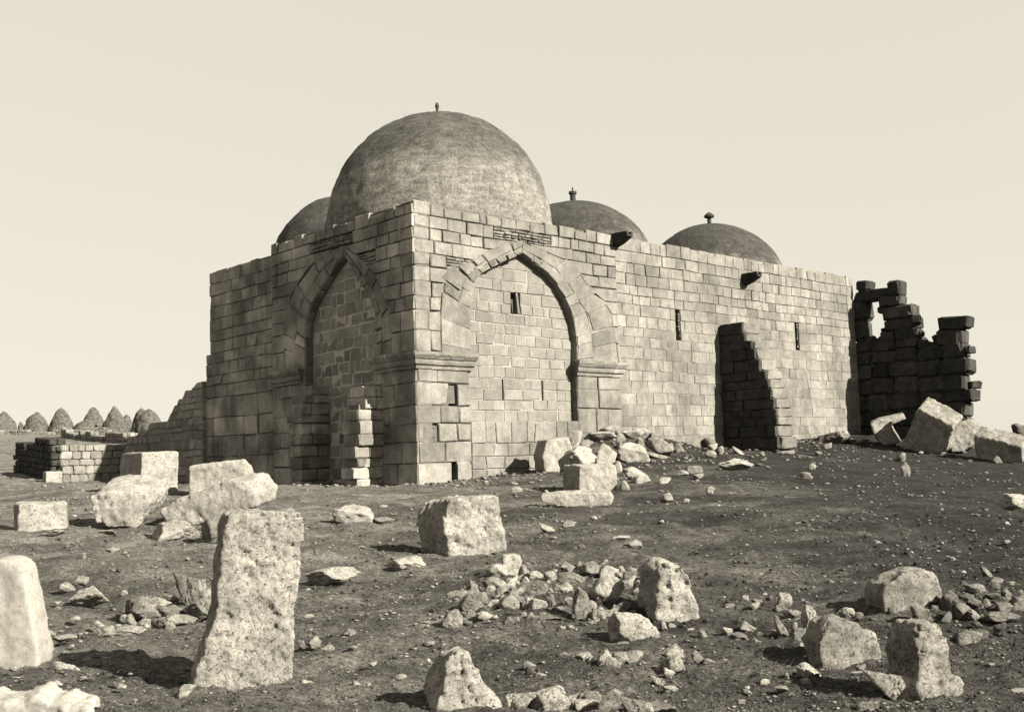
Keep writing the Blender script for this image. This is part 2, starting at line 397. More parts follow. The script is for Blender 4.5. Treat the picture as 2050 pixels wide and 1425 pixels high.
# --- arch curves
Rin_l = pxs(FR, [(943, 745), (941, 615), (950, 571), (965, 545), (991, 532), (1035, 511), (1046, 506)])
Rin_r = pxs(FR, [(1046, 506), (1072, 526), (1108, 556), (1135, 602), (1150, 641), (1156, 676), (1156, 745)])
Rex_l = pxs(FR, [(884, 745), (882, 620), (886, 578), (898, 545), (930, 530), (962, 512), (1000, 494), (1046, 484)])
Rex_r = pxs(FR, [(1046, 486), (1085, 500), (1122, 516), (1160, 548), (1186, 590), (1222, 612), (1226, 655), (1236, 700), (1240, 745)])
Lin_l = pxs(FL, [(611, 770), (611, 650), (617, 622), (640, 580), (660, 548), (676, 524), (688, 510)])      # far (left in picture) side: larger v
Lin_r = pxs(FL, [(688, 510), (706, 540), (722, 570), (738, 594), (749, 612), (753, 650), (751, 770)])
Lex_l = pxs(FL, [(572, 770), (570, 650), (583, 592), (610, 545), (645, 508), (688, 490)])
Lex_r = pxs(FL, [(688, 490), (718, 512), (748, 545), (768, 590), (780, 640), (786, 770)])

def bay(fr, W, zl, in_a, in_b, ex_a, ex_b, e_end, wr, holes, apex_ex):
    fa, fb = interp(ex_a), interp(ex_b)
    for z0, z1 in zip(zl[:-1], zl[1:]):
        if z0 >= apex_ex - 0.03: W.row(z0, z1, (0, 0, e_end, e_end), wr, holes)
        else:
            q1 = min(z1, apex_ex)
            W.row(z0, z1, (0, 0, fa(z0), fa(q1)), wr, holes); W.row(z0, z1, (fb(z0), fb(q1), e_end, e_end), wr, holes)
def ring(W, inn, ext, ts, tooth=0.0):
    """voussoirs between intrados polyline and extrados polyline, split at parameters ts"""
    def along(pl, t):
        p = np.array(pl); d = np.concatenate([[0], np.cumsum(np.linalg.norm(np.diff(p, axis=0), axis=1))]); d /= d[-1]
        return np.array([np.interp(t, d, p[:, 0]), np.interp(t, d, p[:, 1])])
    for a, b in zip(ts[:-1], ts[1:]):
        i0, i1, x0, x1 = along(inn, a), along(inn, b), along(ext, a), along(ext, b)
        if tooth:                                                                 # outer ends toothed into the coursing
            kx_ = random.uniform(-tooth * .3, tooth); x0, x1 = x0 + (x0 - i0) * kx_, x1 + (x1 - i1) * kx_
        quad = [i0, i1, x1, x0]
        ar = sum(quad[k][0] * quad[(k + 1) % 4][1] - quad[(k + 1) % 4][0] * quad[k][1] for k in range(4))
        if ar < 0: quad = [i1, i0, x0, x1]
        W.body.add(*prism(W.fr, [tuple(c) for c in quad], W.off - 0.62, W.off - W.rec), 0.3)
        W.stone([tuple(c) for c in quad], off=random.uniform(-0.02, 0.01))

# --- sunlit front, arched bay
EBR = FR.on(1240, 700)[0]
pA = FR.on(893, 512), FR.on(952, 548); patchA = (pA[0][0], pA[1][0], FR.on(905, 546)[1], FR.on(905, 512)[1])
pB = (FR.on(988, 470)[0], FR.on(1102, 470)[0], FR.on(1045, 492)[1], FR.on(1045, 461)[1])
niche = (FR.on(899, 780)[0], FR.on(916, 780)[0], FR.on(906, 806)[1], FR.on(906, 766)[1])
pit_ = (FR.on(905, 940)[0], FR.on(945, 940)[0], -0.4, FR.on(920, 926)[1])
erode = (FR.on(838, 860)[0] + 0.05, FR.on(878, 860)[0], FR.on(858, 884)[1], FR.on(858, 851)[1])
W = Wall(FR, MMO, tone=(0.33, 0.035), gap=(0.012, 0.045), recess=0.07, bev=0.022)
apx = max(p[1] for p in Rex_l); zcr = [z for z in zc if z >= ZC1 - 1e-6]
bay(FR, W, zcr, Rin_l, Rin_r, Rex_l, Rex_r, EBR, (0.5, 0.85), [patchA, pB], apx)
def thin(W, h, hgt=0.1):
    z = h[2]
    while z < h[3] - 0.03:
        z2 = min(h[3], z + random.uniform(hgt * .8, hgt * 1.3)); W.row(z, z2, (h[0], h[0], h[1], h[1]), (0.22, 0.6)); z = z2
thin(W, patchA); thin(W, pB)
W.build('wall', MW, shrine, label='sunlit arched front wall of coarse squared stones')
W = Wall(FR, MPD, tone=(0.32, 0.035), gap=(0.003, 0.012), recess=0.02, bev=0.014, bulge=0.015, jit=0.012)
W.bev, W.bulge, W.jit, W.tone = .05, .06, .05, (0.28, .04)
def mid(a, b, k): return [tuple(np.array(p) * (1 - k) + np.array(q) * k) for p, q in zip(a, b)]
def resample(pl, n=13):
    p = np.array(pl); d = np.concatenate([[0], np.cumsum(np.linalg.norm(np.diff(p, axis=0), axis=1))]); d /= d[-1]; t = np.linspace(0, 1, n)
    return list(zip(np.interp(t, d, p[:, 0]), np.interp(t, d, p[:, 1])))
def rcuts(n, a=0.0, b=1.0): return [a] + [a + (b - a) * (k + random.uniform(-.33, .33)) / n for k in range(1, n)] + [b]
def rough_arch(W, inn, ext, nA, nB, k=.5):
    i_, x_ = resample(inn, 25), resample(ext, 25); m_ = mid(i_, x_, k); ring(W, i_, m_, rcuts(nA)); ring(W, m_, x_, rcuts(nB), .4)
W2 = Wall(FR, MPD, tone=(0.32, 0.045), gap=(0.006, 0.025), recess=0.03, bev=0.018, bulge=0.015, jit=0.025)
rough_arch(W2, Rin_r, Rex_r, 11, 8, .4); ring(W2, Rin_l, Rex_l, [0, .13, .25, .37]); W.st += W2.st; W.body.v += W2.body.v; W.body.t += W2.body.t; W.body.f += [tuple(i + W.body.n for i in q) for q in W2.body.f]; W.body.n += W2.body.n
ri, rx_ = resample(Rin_l, 25), resample(Rex_l, 25); rm = mid(ri, rx_, .45)
cutA = [.37] + sorted(random.uniform(.4, .97) for _ in range(6)) + [1.0]; cutB = [.37, .46, .53, .62, .7, .77, .85, .93, 1.0]
ring(W, ri, rm, cutB); ring(W, rm, rx_, cutA, .3)
W.build('arch', MW, shrine, 'voussoir')
uL, uR = FR.on(941, 780)[0], FR.on(1156, 780)[0]
W = Wall(FR, MMO, tone=(0.33, 0.04), gap=(0.006, 0.035), recess=0.05, bev=0.028, bulge=0.02, jit=0.018)
for z0, z1 in zip(zc[:6], zc[1:7]): W.row(z0, z1, (0, 0, uL, uL), (0.75, 1.5), [niche, pit_, erode])
W.row(ZC0, ZC1, (0, 0, uL, uL), (0.7, 1.2))
W.body.add(*prism(FR, [(erode[0], erode[2]), (erode[1], erode[2]), (erode[1], erode[3]), (erode[0], erode[3])], -0.59, -0.08))
W.body.add(*prism(FR, [(niche[0], niche[2]), (niche[1], niche[2]), (niche[1], niche[3]), (niche[0], niche[3])], -0.59, -0.13))
pr_o = W.build('pier', MW, shrine)
cc = FR.P((pit_[0] + pit_[1]) / 2 + .08, 0.3, -0.12)
W = Wall(FR, MMO, tone=(0.33, 0.04), gap=(0.006, 0.035), recess=0.05, bev=0.028, bulge=0.02, jit=0.018)
zr = [0.4, 0.95, 1.55, 2.45, 3.15, ZC0, ZC1]
for z0, z1 in zip(zr[:-1], zr[1:]): W.row(z0, z1, (uR, uR, EBR, EBR), (0.8, 1.3))
W.build('pier', MW, shrine)
# walled-up arch
REC = 0.30
fa, fb = interp(Rin_l), interp(Rin_r); zap = max(p[1] for p in Rin_l)
zsill = FR.on(1060, 843)[1]
win = (FR.on(1034, 600)[0], FR.on(1054, 600)[0], FR.on(1044, 628)[1], FR.on(1044, 575)[1])
slits = [(FR.on(x, 775)[0] - 0.045, FR.on(x, 775)[0] + 0.045, FR.on(x, 800)[1], FR.on(x, 752)[1]) for x in (1019, 1098)]
W = Wall(FR, MPALE, tone=(0.31, 0.028), gap=(0.012, 0.035), recess=0.010, off=-REC, depth=0.4, bev=0.012, bulge=0.005, jit=0.01)
z = zsill
while z < zap - 0.03:
    z1 = min(zap - 0.005, z + random.uniform(0.34, 0.42))
    W.row(z, z1, (fa(z) - .02, fa(z1) - .02, fb(z) + .02, fb(z1) + .02), (0.42, 0.85), slits + [win]); z = z1
W.build('arch_infill', MI, shrine, 'infill_stone', label='pale stone filling of the sunlit arch')
W = Wall(FR, MPD, tone=(0.31, 0.04), gap=(0.006, 0.03), recess=0.03, bev=0.02)
zz_ = [-0.3, 0.05, 0.42, 0.85, 1.28, zsill]
for z0, z1 in zip(zz_[:-1], zz_[1:]): W.row(z0, z1, (uL, uL, uR, uR), (0.5, 1.1))
W.build('plinth', MW, shrine)
# lattice window: two leaning bars and a frame
wn = MB()
for (x0, y0, x1, y1, wd) in [(1034, 575, 1040, 628, .045), (1042, 572, 1046, 628, .04), (1049, 575, 1047, 628, .04), (1053, 576, 1051, 628, .05), (1034, 577, 1053, 578, .04)]:
    a, b = np.array(FR.on(x0, y0, -REC)), np.array(FR.on(x1, y1, -REC)); d = b - a; d /= np.linalg.norm(d); nrm = np.array([-d[1], d[0]]) * wd
    wn.add(*prism(FR, [tuple(a - nrm), tuple(b - nrm), tuple(b + nrm), tuple(a + nrm)][::-1], -REC - 0.12, -REC - 0.02), 0.3)
wn.build('window_lattice', MW, shrine)

# --- sunlit front, long wing
ERE = 26.6
slw = []
for (x, y0, y1) in ((1359, 626, 672), (1597, 644, 694)):
    e = FR.on(x, (y0 + y1) / 2)[0]; slw.append((e - 0.16, e + 0.16, FR.on(x, y1)[1], FR.on(x, y0)[1]))
W = Wall(FR, MPD, tone=(0.32, 0.036), gap=(0.004, 0.02), recess=0.012, off=-0.05, bev=0.010, jit=0.008)
z = 0.2
while z < ZTOP - 0.02:
    z1 = z + random.uniform(0.35, 0.46)
    if ZTOP - z1 < 0.2: z1 = ZTOP
    k_ = np.clip((z - 5.2) / 2.0, 0, 1); W.rec = 0.003 + .035 * k_; W.gap = (0.003 + .004 * k_, 0.014 + .014 * k_)
    W.row(z, z1, (EBR, EBR, ERE, ERE), (0.4, 0.95), slw); z = z1
W.build('long_wall', MW, shrine, 'facing_stone', label='long sunlit side wall of small squared stones')
jm = MB()
for (a, b, z0, z1) in slw:
    z = z0
    while z < z1:
        for sgn in (a, b):
            dd = random.uniform(0.02, 0.1)
            q = (sgn, sgn + dd) if sgn == a else (sgn - dd, sgn)
            jm.add(*prism(FR, [(q[0], z), (q[1], z), (q[1], z + .09), (q[0], z + .09)], -0.5, -0.09), 0.25)
        z += 0.12
jm.build('slit_jamb', MW, shrine)

# --- shaded flank, arched bay and wing
EBL, ELE = FL.on(545, 700)[0], 13.5
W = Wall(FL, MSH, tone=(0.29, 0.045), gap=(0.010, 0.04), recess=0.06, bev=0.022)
apl = max(p[1] for p in Lex_l)
zcl = [z for z in zc if z >= ZC1 - 1e-6]
pL = (FL.on(752, 520)[0], FL.on(718, 520)[0], FL.on(735, 530)[1], FL.on(735, 505)[1])
pL2 = (FL.on(705, 480)[0], FL.on(620, 480)[0], apl + 0.02, apl + 0.33)
bay(FL, W, zcl, Lin_r, Lin_l, Lex_r, Lex_l, EBL, (0.5, 0.9), [pL, pL2], apl)
thin(W, pL); thin(W, pL2)
W.build('wall', MS, shrine, label='shaded arched flank wall')
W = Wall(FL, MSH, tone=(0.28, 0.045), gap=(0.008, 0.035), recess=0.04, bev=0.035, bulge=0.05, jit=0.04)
rough_arch(W, Lin_r[::-1], Lex_r[::-1], 9, 7, .45); rough_arch(W, Lin_l, Lex_l, 9, 7, .45)
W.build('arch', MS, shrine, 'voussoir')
vR, vL = FL.on(752, 780)[0], FL.on(611, 780)[0]
for (e0, e1) in ((0, vR), (vL, EBL)):
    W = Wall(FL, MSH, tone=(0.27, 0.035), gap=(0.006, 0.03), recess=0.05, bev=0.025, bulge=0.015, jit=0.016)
    for z0, z1 in zip(zc[:7], zc[1:8]): W.row(z0, z1, (e0, e0, e1, e1), (0.8, 1.5))
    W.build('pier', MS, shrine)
W = Wall(FL, MLIME, tone=(0.36, 0.06), gap=(0.02, 0.06), recess=-0.006, off=-0.34, depth=0.3, bev=0.01, bulge=0.012, jit=0.03)
fa, fb = interp(Lin_r), interp(Lin_l); zap = max(p[1] for p in Lin_l); z = -0.2
while z < zap - 0.03:
    z1 = min(zap - 0.005, z + random.uniform(0.36, 0.44)); W.row(z, z1, (fa(z) - .02, fa(z1) - .02, fb(z) + .02, fb(z1) + .02), (0.3, 0.75)); z = z1
W.build('arch_infill', MI, shrine, 'infill_stone', label='rubble filling of the shaded arch with pale joints')
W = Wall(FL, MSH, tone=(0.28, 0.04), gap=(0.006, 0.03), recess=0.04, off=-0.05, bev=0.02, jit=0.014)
sl2 = [(FL.on(548, 829)[0] - .01, FL.on(548, 829)[0] + 0.13, FL.on(548, 839)[1], FL.on(548, 819)[1]), (FL.on(515, 838)[0] - .06, FL.on(515, 838)[0] + 0.06, FL.on(515, 856)[1], FL.on(515, 822)[1])]
z = -0.3
while z < 8.56:
    z1 = z + (random.uniform(0.6, 0.85) if z < 3 else random.uniform(0.4, 0.5))
    if 8.6 - z1 < 0.25: z1 = 8.6
    e1 = ELE + (0.3 if z1 < 5.75 else 0) + random.uniform(-.02, .02); W.row(z, z1, (EBL, EBL, e1, e1), (0.6, 1.4) if z < 3 else (0.5, 1.2), sl2); z = z1
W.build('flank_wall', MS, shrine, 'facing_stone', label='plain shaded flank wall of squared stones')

# --- body behind the facing, roof, rear walls
body = MB()
def hexa(e0, e1, v0, v1, z0, z1):
    pts = [C0 + U * a + V * b + Z * z for z in (z0, z1) for (a, b) in ((e0, v0), (e1, v0), (e1, v1), (e0, v1))]
    return np.array(pts), [(3, 2, 1, 0), (4, 5, 6, 7), (0, 1, 5, 4), (1, 2, 6, 5), (2, 3, 7, 6), (3, 0, 4, 7)]
body.add(*hexa(0.62, ERE - 0.02, 0.62, 8.5, -1, 8.42)); body.add(*hexa(0.625, 9.0, 8.4, ELE - .02, -1, 8.3))
body.build('core', MMO, shrine, origin=C0)

# --- mouldings
PROF = [(0.0, 0.0), (0.05, 0.0), (0.06, 0.09), (0.13, 0.13), (0.15, 0.2), (0.15, 0.27), (0.19, 0.29), (0.25, 0.38), (0.27, 0.42), (0.27, 0.5), (0.0, 0.52)]
def cornice(fr, e0, e1, mitre0, end_w, tone):
    H = ZC1 - ZC0; root = None; e = e0; k = 0
    pieces = []
    while e < e1 - 0.02:
        e2 = min(e1, e + random.uniform(0.5, 0.75)); e2 = e1 if e1 - e2 < .3 else e2; pieces.append((e, e2)); e = e2
    bb = MB(); bb.add(*prism(fr, [(e0 + .02, ZC0 + .03), (e1 - .02, ZC0 + .03), (e1 - .02, ZC1 - .03), (e0 + .02, ZC1 - .03)], -0.05, 0.035), .3)
    o = bb.build('cornice', MMO, shrine, origin=C0)
    for i, (a, b) in enumerate(pieces):
        v = []; g = 0.004; dz = random.uniform(-.012, .01)
        for side, ee in ((0, a + g), (1, b - g)):
            for (p_, zq) in PROF:
                x = ee
                if side == 0 and i == 0: x = (e0 - p_) if mitre0 else e0 - p_ * 0.35
                if side == 1 and i == len(pieces) - 1: x = e1 + p_ * 0.35
                v.append(fr.P(x, ZC0 + zq / 0.52 * H + dz, p_ * random.uniform(.94, 1.03) + 0.022))
        n = len(PROF); f = [tuple(range(n - 1, -1, -1)), tuple(range(n, 2 * n))] + [(j, j + 1, j + 1 + n, j + n) for j in range(n - 1)] + [(n - 1, 0, n, 2 * n - 1)]
        if fr.flip: f = [tuple(reversed(x)) for x in f]
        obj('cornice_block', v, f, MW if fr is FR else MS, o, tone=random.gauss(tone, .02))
cornice(FR, 0.0, FR.on(943, 720)[0], True, 0, 0.34); cornice(FR, FR.on(1153, 735)[0], FR.on(1242, 735)[0], False, 0, 0.33)
cornice(FL, 0.0, FL.on(752, 720)[0], True, 0, 0.31); cornice(FL, FL.on(607, 748)[0], FL.on(551, 755)[0], False, 0, 0.3)

# --- domes
def dome(c_u, c_v, z0, R, H, drum, seed, fin, wob=0.03, mat=None):
    c = C0 + U * c_u + V * c_v; nt_, nz = 128, 64; v = []; 
    th = np.linspace(0, 2 * np.pi, nt_, endpoint=False)
    prof = [(R, -drum)] + [(R * math.cos(t) ** 0.97, H * math.sin(t) * (1 + 0.02 * math.sin(t) ** 6)) for t in np.linspace(0, math.pi / 2 * 0.995, nz)]
    for r, h in prof: v.append(np.stack([c[0] + r * np.cos(th), c[1] + r * np.sin(th), np.full(nt_, c[2] + z0 + h)], 1))
    v = np.vstack(v); nrm = v - (c + Z * z0); nrm /= np.linalg.norm(nrm, axis=1)[:, None]
    v = v + nrm * (wob * fbm(v * 0.8, 4, seed) + 0.012 * fbm(v * 5, 3, seed + 7))[:, None]
    rr = len(prof); f = [(i * nt_ + j, i * nt_ + (j + 1) % nt_, (i + 1) * nt_ + (j + 1) % nt_, (i + 1) * nt_ + j) for i in range(rr - 1) for j in range(nt_)]
    top = len(v); v = np.vstack([v, v[-nt_:].mean(0)[None]]); f += [((rr - 1) * nt_ + j, (rr - 1) * nt_ + (j + 1) % nt_, top) for j in range(nt_)]
    o = obj('dome', v, f, mat or MDOME2, shrine, origin=c + Z * z0, smooth=True)
    tip = v[top]; fb_ = MB()
    if fin: lathe(fb_, tip - Z * 0.08, fin)
    if fin: fb_.build('finial', MWOOD, o)
    return o, tip
def lathe(mb, base, prof, n=12, bend=(0, 0)):
    v = []; 
    for r, h in prof:
        for k in range(n): a = 2 * math.pi * k / n; v.append(base + np.array([r * math.cos(a) + bend[0] * h * h, r * math.sin(a) + bend[1] * h * h, h]))
    f = [(i * n + j, i * n + (j + 1) % n, (i + 1) * n + (j + 1) % n, (i + 1) * n + j) for i in range(len(prof) - 1) for j in range(n)] + [tuple(range((len(prof) - 1) * n, len(prof) * n))]
    mb.add(v, f)
dm, tip = dome(4.75, 4.45, 9.12, 4.27, 4.55, 0.9, 11, [(0.055, 0), (0.06, .2), (0.05, .3), (0.055, .36), (0.075, .42), (0.07, .5), (0.05, .56), (0.0, .6)], 0.085, MDOME)
dm['label'] = 'main dome, largest of the four'
dome(6.1, 12.9, 8.9, 3.12, 3.55, 0.6, 23, None, 0.07)
d2, _ = dome(12.6, 5.0, 8.75, 3.3, 2.8, 0.5, 31, [(0.13, 0), (0.12, .35), (0.13, .42), (0.17, .45), (0.17, .55), (0.03, .56), (0.03, .74), (0, .75)])
d3, _ = dome(22.2, 5.0, 8.65, 3.5, 3.1, 0.5, 37, [(0.12, 0), (0.1, .1), (0.1, .44), (0.24, .47), (0.26, .55), (0.15, .66), (0.05, .72), (0, .74)])
# dry weeds on the shoulder of the main dome
wd = MB()
for k in range(26):
    px, py = random.choice([(770, 252), (788, 244), (815, 232), (830, 229)]); c = C0 + U * 4.75 + V * 4.45
    P = atY(px + random.uniform(-9, 9), py + 4, c[1] - 0.1); h = random.uniform(.1, .28); d = np.array([random.uniform(-.1, .1), random.uniform(-.1, .1), h])
    sdv = np.array([.012, 0, 0]); P = P - Z * 0.12
    wd.add([P - sdv, P + sdv, P + d * .6 + sdv * .7, P + d], [(0, 1, 2, 3)], .2)
wd.build('dry_weeds', MDRY, dm)

# --- water spouts
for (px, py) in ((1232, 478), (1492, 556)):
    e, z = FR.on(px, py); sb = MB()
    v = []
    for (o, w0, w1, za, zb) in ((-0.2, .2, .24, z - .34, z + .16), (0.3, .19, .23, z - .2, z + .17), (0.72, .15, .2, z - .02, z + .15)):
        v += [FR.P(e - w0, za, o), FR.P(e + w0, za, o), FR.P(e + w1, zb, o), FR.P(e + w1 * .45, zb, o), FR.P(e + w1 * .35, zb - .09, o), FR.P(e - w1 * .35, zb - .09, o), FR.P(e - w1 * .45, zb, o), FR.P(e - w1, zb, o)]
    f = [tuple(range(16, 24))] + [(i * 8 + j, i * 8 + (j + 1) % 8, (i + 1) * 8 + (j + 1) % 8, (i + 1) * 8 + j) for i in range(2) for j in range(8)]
    sb.add(v, f, 0.2); sb.build('water_spout', MD, shrine)  # dark stone paints in the shade on the spout's side and underside

# ------------------------------------------------------------------ rough blocks
def rough_box(c, ax, half, jit=0.06, rnd=0.35, seed=0):
    """c centre, ax three unit axes, half sizes: chipped block, 4x4x4 shell."""
    L = [-1, -0.72, 0.72, 1]; idx = {}; v = []
    for i in range(4):
        for j in range(4):
            for k in range(4):
                if i in (0, 3) or j in (0, 3) or k in (0, 3):
                    idx[i, j, k] = len(v); p = np.array([L[i], L[j], L[k]], float)
                    ne = sum(abs(x) == 1 for x in p)
                    if ne > 1: p *= 1 - rnd * 0.07 * (ne - 1) * random.uniform(.5, 1.6)
                    v.append(p)
    v = np.array(v); v = v + RNG.normal(0, jit * 0.5, v.shape)
    P = np.asarray(c) + (v[:, :1] * half[0]) * ax[0] + (v[:, 1:2] * half[1]) * ax[1] + (v[:, 2:] * half[2]) * ax[2]
    f = []
    for a in range(3):
        for j in range(3):
            for k in range(3):
                for side, rev in ((0, True), (3, False)):
                    def key(jj, kk):
                        t = [0, 0, 0]; t[a] = side; t[(a + 1) % 3] = jj; t[(a + 2) % 3] = kk; return idx[tuple(t)]
                    q = (key(j, k), key(j + 1, k), key(j + 1, k + 1), key(j, k + 1)); f.append(tuple(reversed(q)) if rev else q)
    return P, f
def yawed(ax, a):
    c, s = math.cos(a), math.sin(a); return [ax[0] * c + ax[1] * s, -ax[0] * s + ax[1] * c, ax[2]]

for k in range(5):
    v, f = rough_box(FR.P(erode[0] + .12 + .19 * k, (erode[2] + erode[3]) / 2 + random.uniform(-.05, .05), -.1), [U, NR, Z], (.13, .09, (erode[3] - erode[2]) / 2 * random.uniform(.6, .95)), .25, 1.5)
    if erode[0] + .25 + .19 * k < erode[1]: obj('eroded_stone', v, f, MW, pr_o, tone=.2)
v, f = rough_box(cc, [U, NR, Z], (.3, .16, .42), .1, 1.2); obj('broken_stone', v, f, MW, pr_o, tone=.34)

# --- buttress against the long wall (part of the shrine)
bu = FR.on(1450, 880)[0]; bt = 1.3; FB = Frame(C0 + U * bu, NR, NL)
bp = [FB.on(*q) for q in ((1486, 668), (1506, 692), (1524, 735), (1541, 775), (1552, 815), (1556, 860), (1557, 912))]
bw = interp(bp)
bc = MB()
for (z0, z1) in ((0.2, 1.6), (1.55, 2.6), (2.55, 3.6), (3.55, 4.6), (4.55, 5.3)): bc.add(*hexa(bu + .12 + z0 * .01, bu + bt - .12, -max(.15, bw(z1) - .35), .1, z0, z1))
buo = bc.build('buttress', MMO, shrine, origin=C0); buo['label'] = 'sloping stepped buttress in deep shade'
z = 0.45
while z < 5.7:
    h = random.uniform(0.32, 0.5); wz = max(.4, bw(z + h * .6) + random.uniform(-.06, .06)); x = -0.05
    while x < wz - 0.05:
        d = min(random.uniform(.5, .95), wz - x); d = wz - x if wz - x - d < .3 else d
        c_ = random.uniform(.2, .3) if x + d < wz - .05 else random.uniform(.1, .16); tw = [(0, c_), (c_, 1)]
        for (a, b) in tw:
            cc = C0 + U * (bu + bt * (a + b) / 2 + random.uniform(-.04, .04)) + NR * (x + d / 2 + random.uniform(-.05, .05)) + Z * (z + h / 2)
            v, f = rough_box(cc, yawed([U, NR, Z], random.uniform(-.06, .06)), (bt * (b - a) / 2 * .98, d / 2 * 1.0, h / 2 * .98), .08, .9)
            dk = a == 0; obj('stone', v, f, MD if dk else MW, buo, tone=random.gauss(.3, .03))  # dark stones along the left face paint in the buttress's shade
        x += d
    z += h

# --- two torn wall stumps under the shaded arch (parts)
for (e0, th_, prj, ztop, wide) in ((1.85, 0.75, 1.0, 3.1, 0.3), (5.4, 0.7, 0.9, 3.2, 0.3)):
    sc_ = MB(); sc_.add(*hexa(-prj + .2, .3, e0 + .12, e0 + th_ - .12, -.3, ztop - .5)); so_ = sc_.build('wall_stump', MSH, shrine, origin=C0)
    z = -0.15
    while z < ztop:
        h = random.uniform(.26, .42); p_ = prj * (1 - 0.45 * max(0, (z / ztop - .6) / .4)) + random.uniform(-.14, .1); x = -0.35
        extra = wide * random.uniform(0.2, 1.4) if z > ztop * .35 else 0.0
        while x < p_ - .05:
            d = min(random.uniform(.4, .9), p_ - x); d = p_ - x if p_ - x - d < .25 else d
            cc = C0 + V * (e0 + th_ / 2 + random.uniform(-.04, .04)) + NL * (x + d / 2) + Z * (z + h / 2)
            v, f = rough_box(cc, yawed([V, NL, Z], random.uniform(-.05, .05)), (th_ / 2 + extra * .3, d / 2, h / 2 * .98), .06, .6)
            obj('stone', v, f, MS if x < .5 else MW, so_, tone=random.gauss(.3, .05)); x += d  # inner stones take the shade-side copy, outer ones the sunlit copy
        z += h

# ------------------------------------------------------------------ collapsed wall running back from the flank
cw_o = FL.P(14.0, 0, 0); cw = tag(empty('collapsed_wall', np.array([cw_o[0], cw_o[1], g1(cw_o[0], cw_o[1])])), 'collapsed rubble wall sloping down from the shaded flank', 'wall')
prof = sorted(pxs(FL, [(424, 760), (400, 766), (385, 776), (362, 800), (340, 835), (318, 848), (290, 856), (275, 870), (258, 880), (248, 905), (235, 950)]))
pe, pz = [p[0] for p in prof], [p[1] for p in prof]
W = Wall(FL, MPD, tone=(0.46, 0.06), gap=(0.006, 0.02), recess=0.01, off=0.12, depth=0.9, bev=0.03, bulge=0.03, jit=0.03)
z = -0.4
while z < 4.4:
    h = random.uniform(.2, .42); zm = z + h * 0.6
    es = [e for e in np.arange(13.82, pe[-1], 0.1) if np.interp(e, pe, pz) > zm]
    if es: W.row(z, z + h, (13.82, 13.82, max(es) + random.uniform(.0, .25), max(es) + random.uniform(-.35, -.05)), (0.3, 0.8))
    z += h
W.build('rubble', MW, cw, 'stone')

# ------------------------------------------------------------------ ruined wall at the far end of the front
RU = ERE + 0.02
rw_o = C0 + U * RU + NR * 3; ruin = tag(empty('ruined_wall', np.array([rw_o[0], rw_o[1], g1(rw_o[0], rw_o[1])])), 'dark ruined cross wall with broken window opening beside fallen blocks', 'wall')
FW = Frame(C0 + U * RU, -V, NL)
rows = [(1712, 1737, 562, 581, 1), (1710, 1778, 579, 601, 1), (1776, 1799, 561, 592, 1), (1757, 1799, 592, 612, 1), (1704, 1728, 601, 641, 1), (1698, 1727, 641, 681, 1),
        (1766, 1826, 612, 637, 1), (1768, 1830, 637, 660, 1), (1760, 1832, 660, 684, 2), (1876, 1935, 632, 658, 1), (1870, 1922, 658, 692, 1),
        (1694, 1836, 681, 702, 3), (1836, 1925, 690, 720, 2), (1690, 1836, 702, 728, 3), (1836, 1938, 720, 752, 2), (1690, 1838, 728, 757, 3), (1838, 1928, 752, 786, 2), (1689, 1840, 757, 790, 3),
        (1840, 1946, 782, 806, 2), (1686, 1840, 790, 822, 3), (1838, 1930, 806, 835, 2), (1684, 1840, 822, 855, 3), (1840, 1932, 835, 868, 2), (1680, 1840, 855, 900, 3), (1840, 1930, 868, 910, 2)]
for (x0, x1, y0, y1, nseg) in rows:
    e0, e1 = FW.on(x0, (y0 + y1) / 2)[0], FW.on(x1, (y0 + y1) / 2)[0]; zt, zb = FW.on((x0 + x1) / 2, y0)[1], FW.on((x0 + x1) / 2, y1)[1]
    cuts = [0] + sorted(np.clip((k + random.uniform(-.2, .2)) / nseg, 0, 1) for k in range(1, nseg)) + [1]
    for a, b in zip(cuts[:-1], cuts[1:]):
        dp = random.uniform(.85, 1.1); cc = FW.P(e0 + (e1 - e0) * (a + b) / 2, (zt + zb) / 2, -dp / 2 + random.uniform(-.03, .05))
        tl = random.uniform(-.06, .06); v, f = rough_box(cc, yawed([FW.e + Z * tl, -NL, Z - FW.e * tl], random.uniform(-.09, .09)), ((e1 - e0) * (b - a) / 2 * 1.03, dp / 2, (zt - zb) / 2 * 1.04), .11, 1.7)
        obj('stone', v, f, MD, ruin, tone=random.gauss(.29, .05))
for (x, y_) in [(1745, 684), (1760, 680), (1782, 676), (1840, 690), (1850, 688), (1862, 690), (1868, 676), (1720, 684), (1735, 682), (1700, 640), (1835, 668), (1826, 640), (1764, 620), (1812, 610), (1760, 660), (1855, 694), (1690, 720), (1686, 770), (1684, 800), (1936, 700), (1936, 770)]:
    e, zq = FW.on(x + random.uniform(-3, 3), y_); hs = random.uniform(.12, .26)
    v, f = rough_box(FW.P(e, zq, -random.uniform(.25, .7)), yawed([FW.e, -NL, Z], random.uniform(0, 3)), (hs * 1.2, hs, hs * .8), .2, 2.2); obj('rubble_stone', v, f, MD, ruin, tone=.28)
rc = MB()
a, b = FW.on(1700, 700), FW.on(1915, 905)
rc.add(*prism(FW, [(a[0], b[1] - 1), (b[0], b[1] - 1), (b[0], FW.on(1900, 730)[1]), (a[0], a[1])], -.8, -.2), .2); rc.build('core', MSH, ruin)

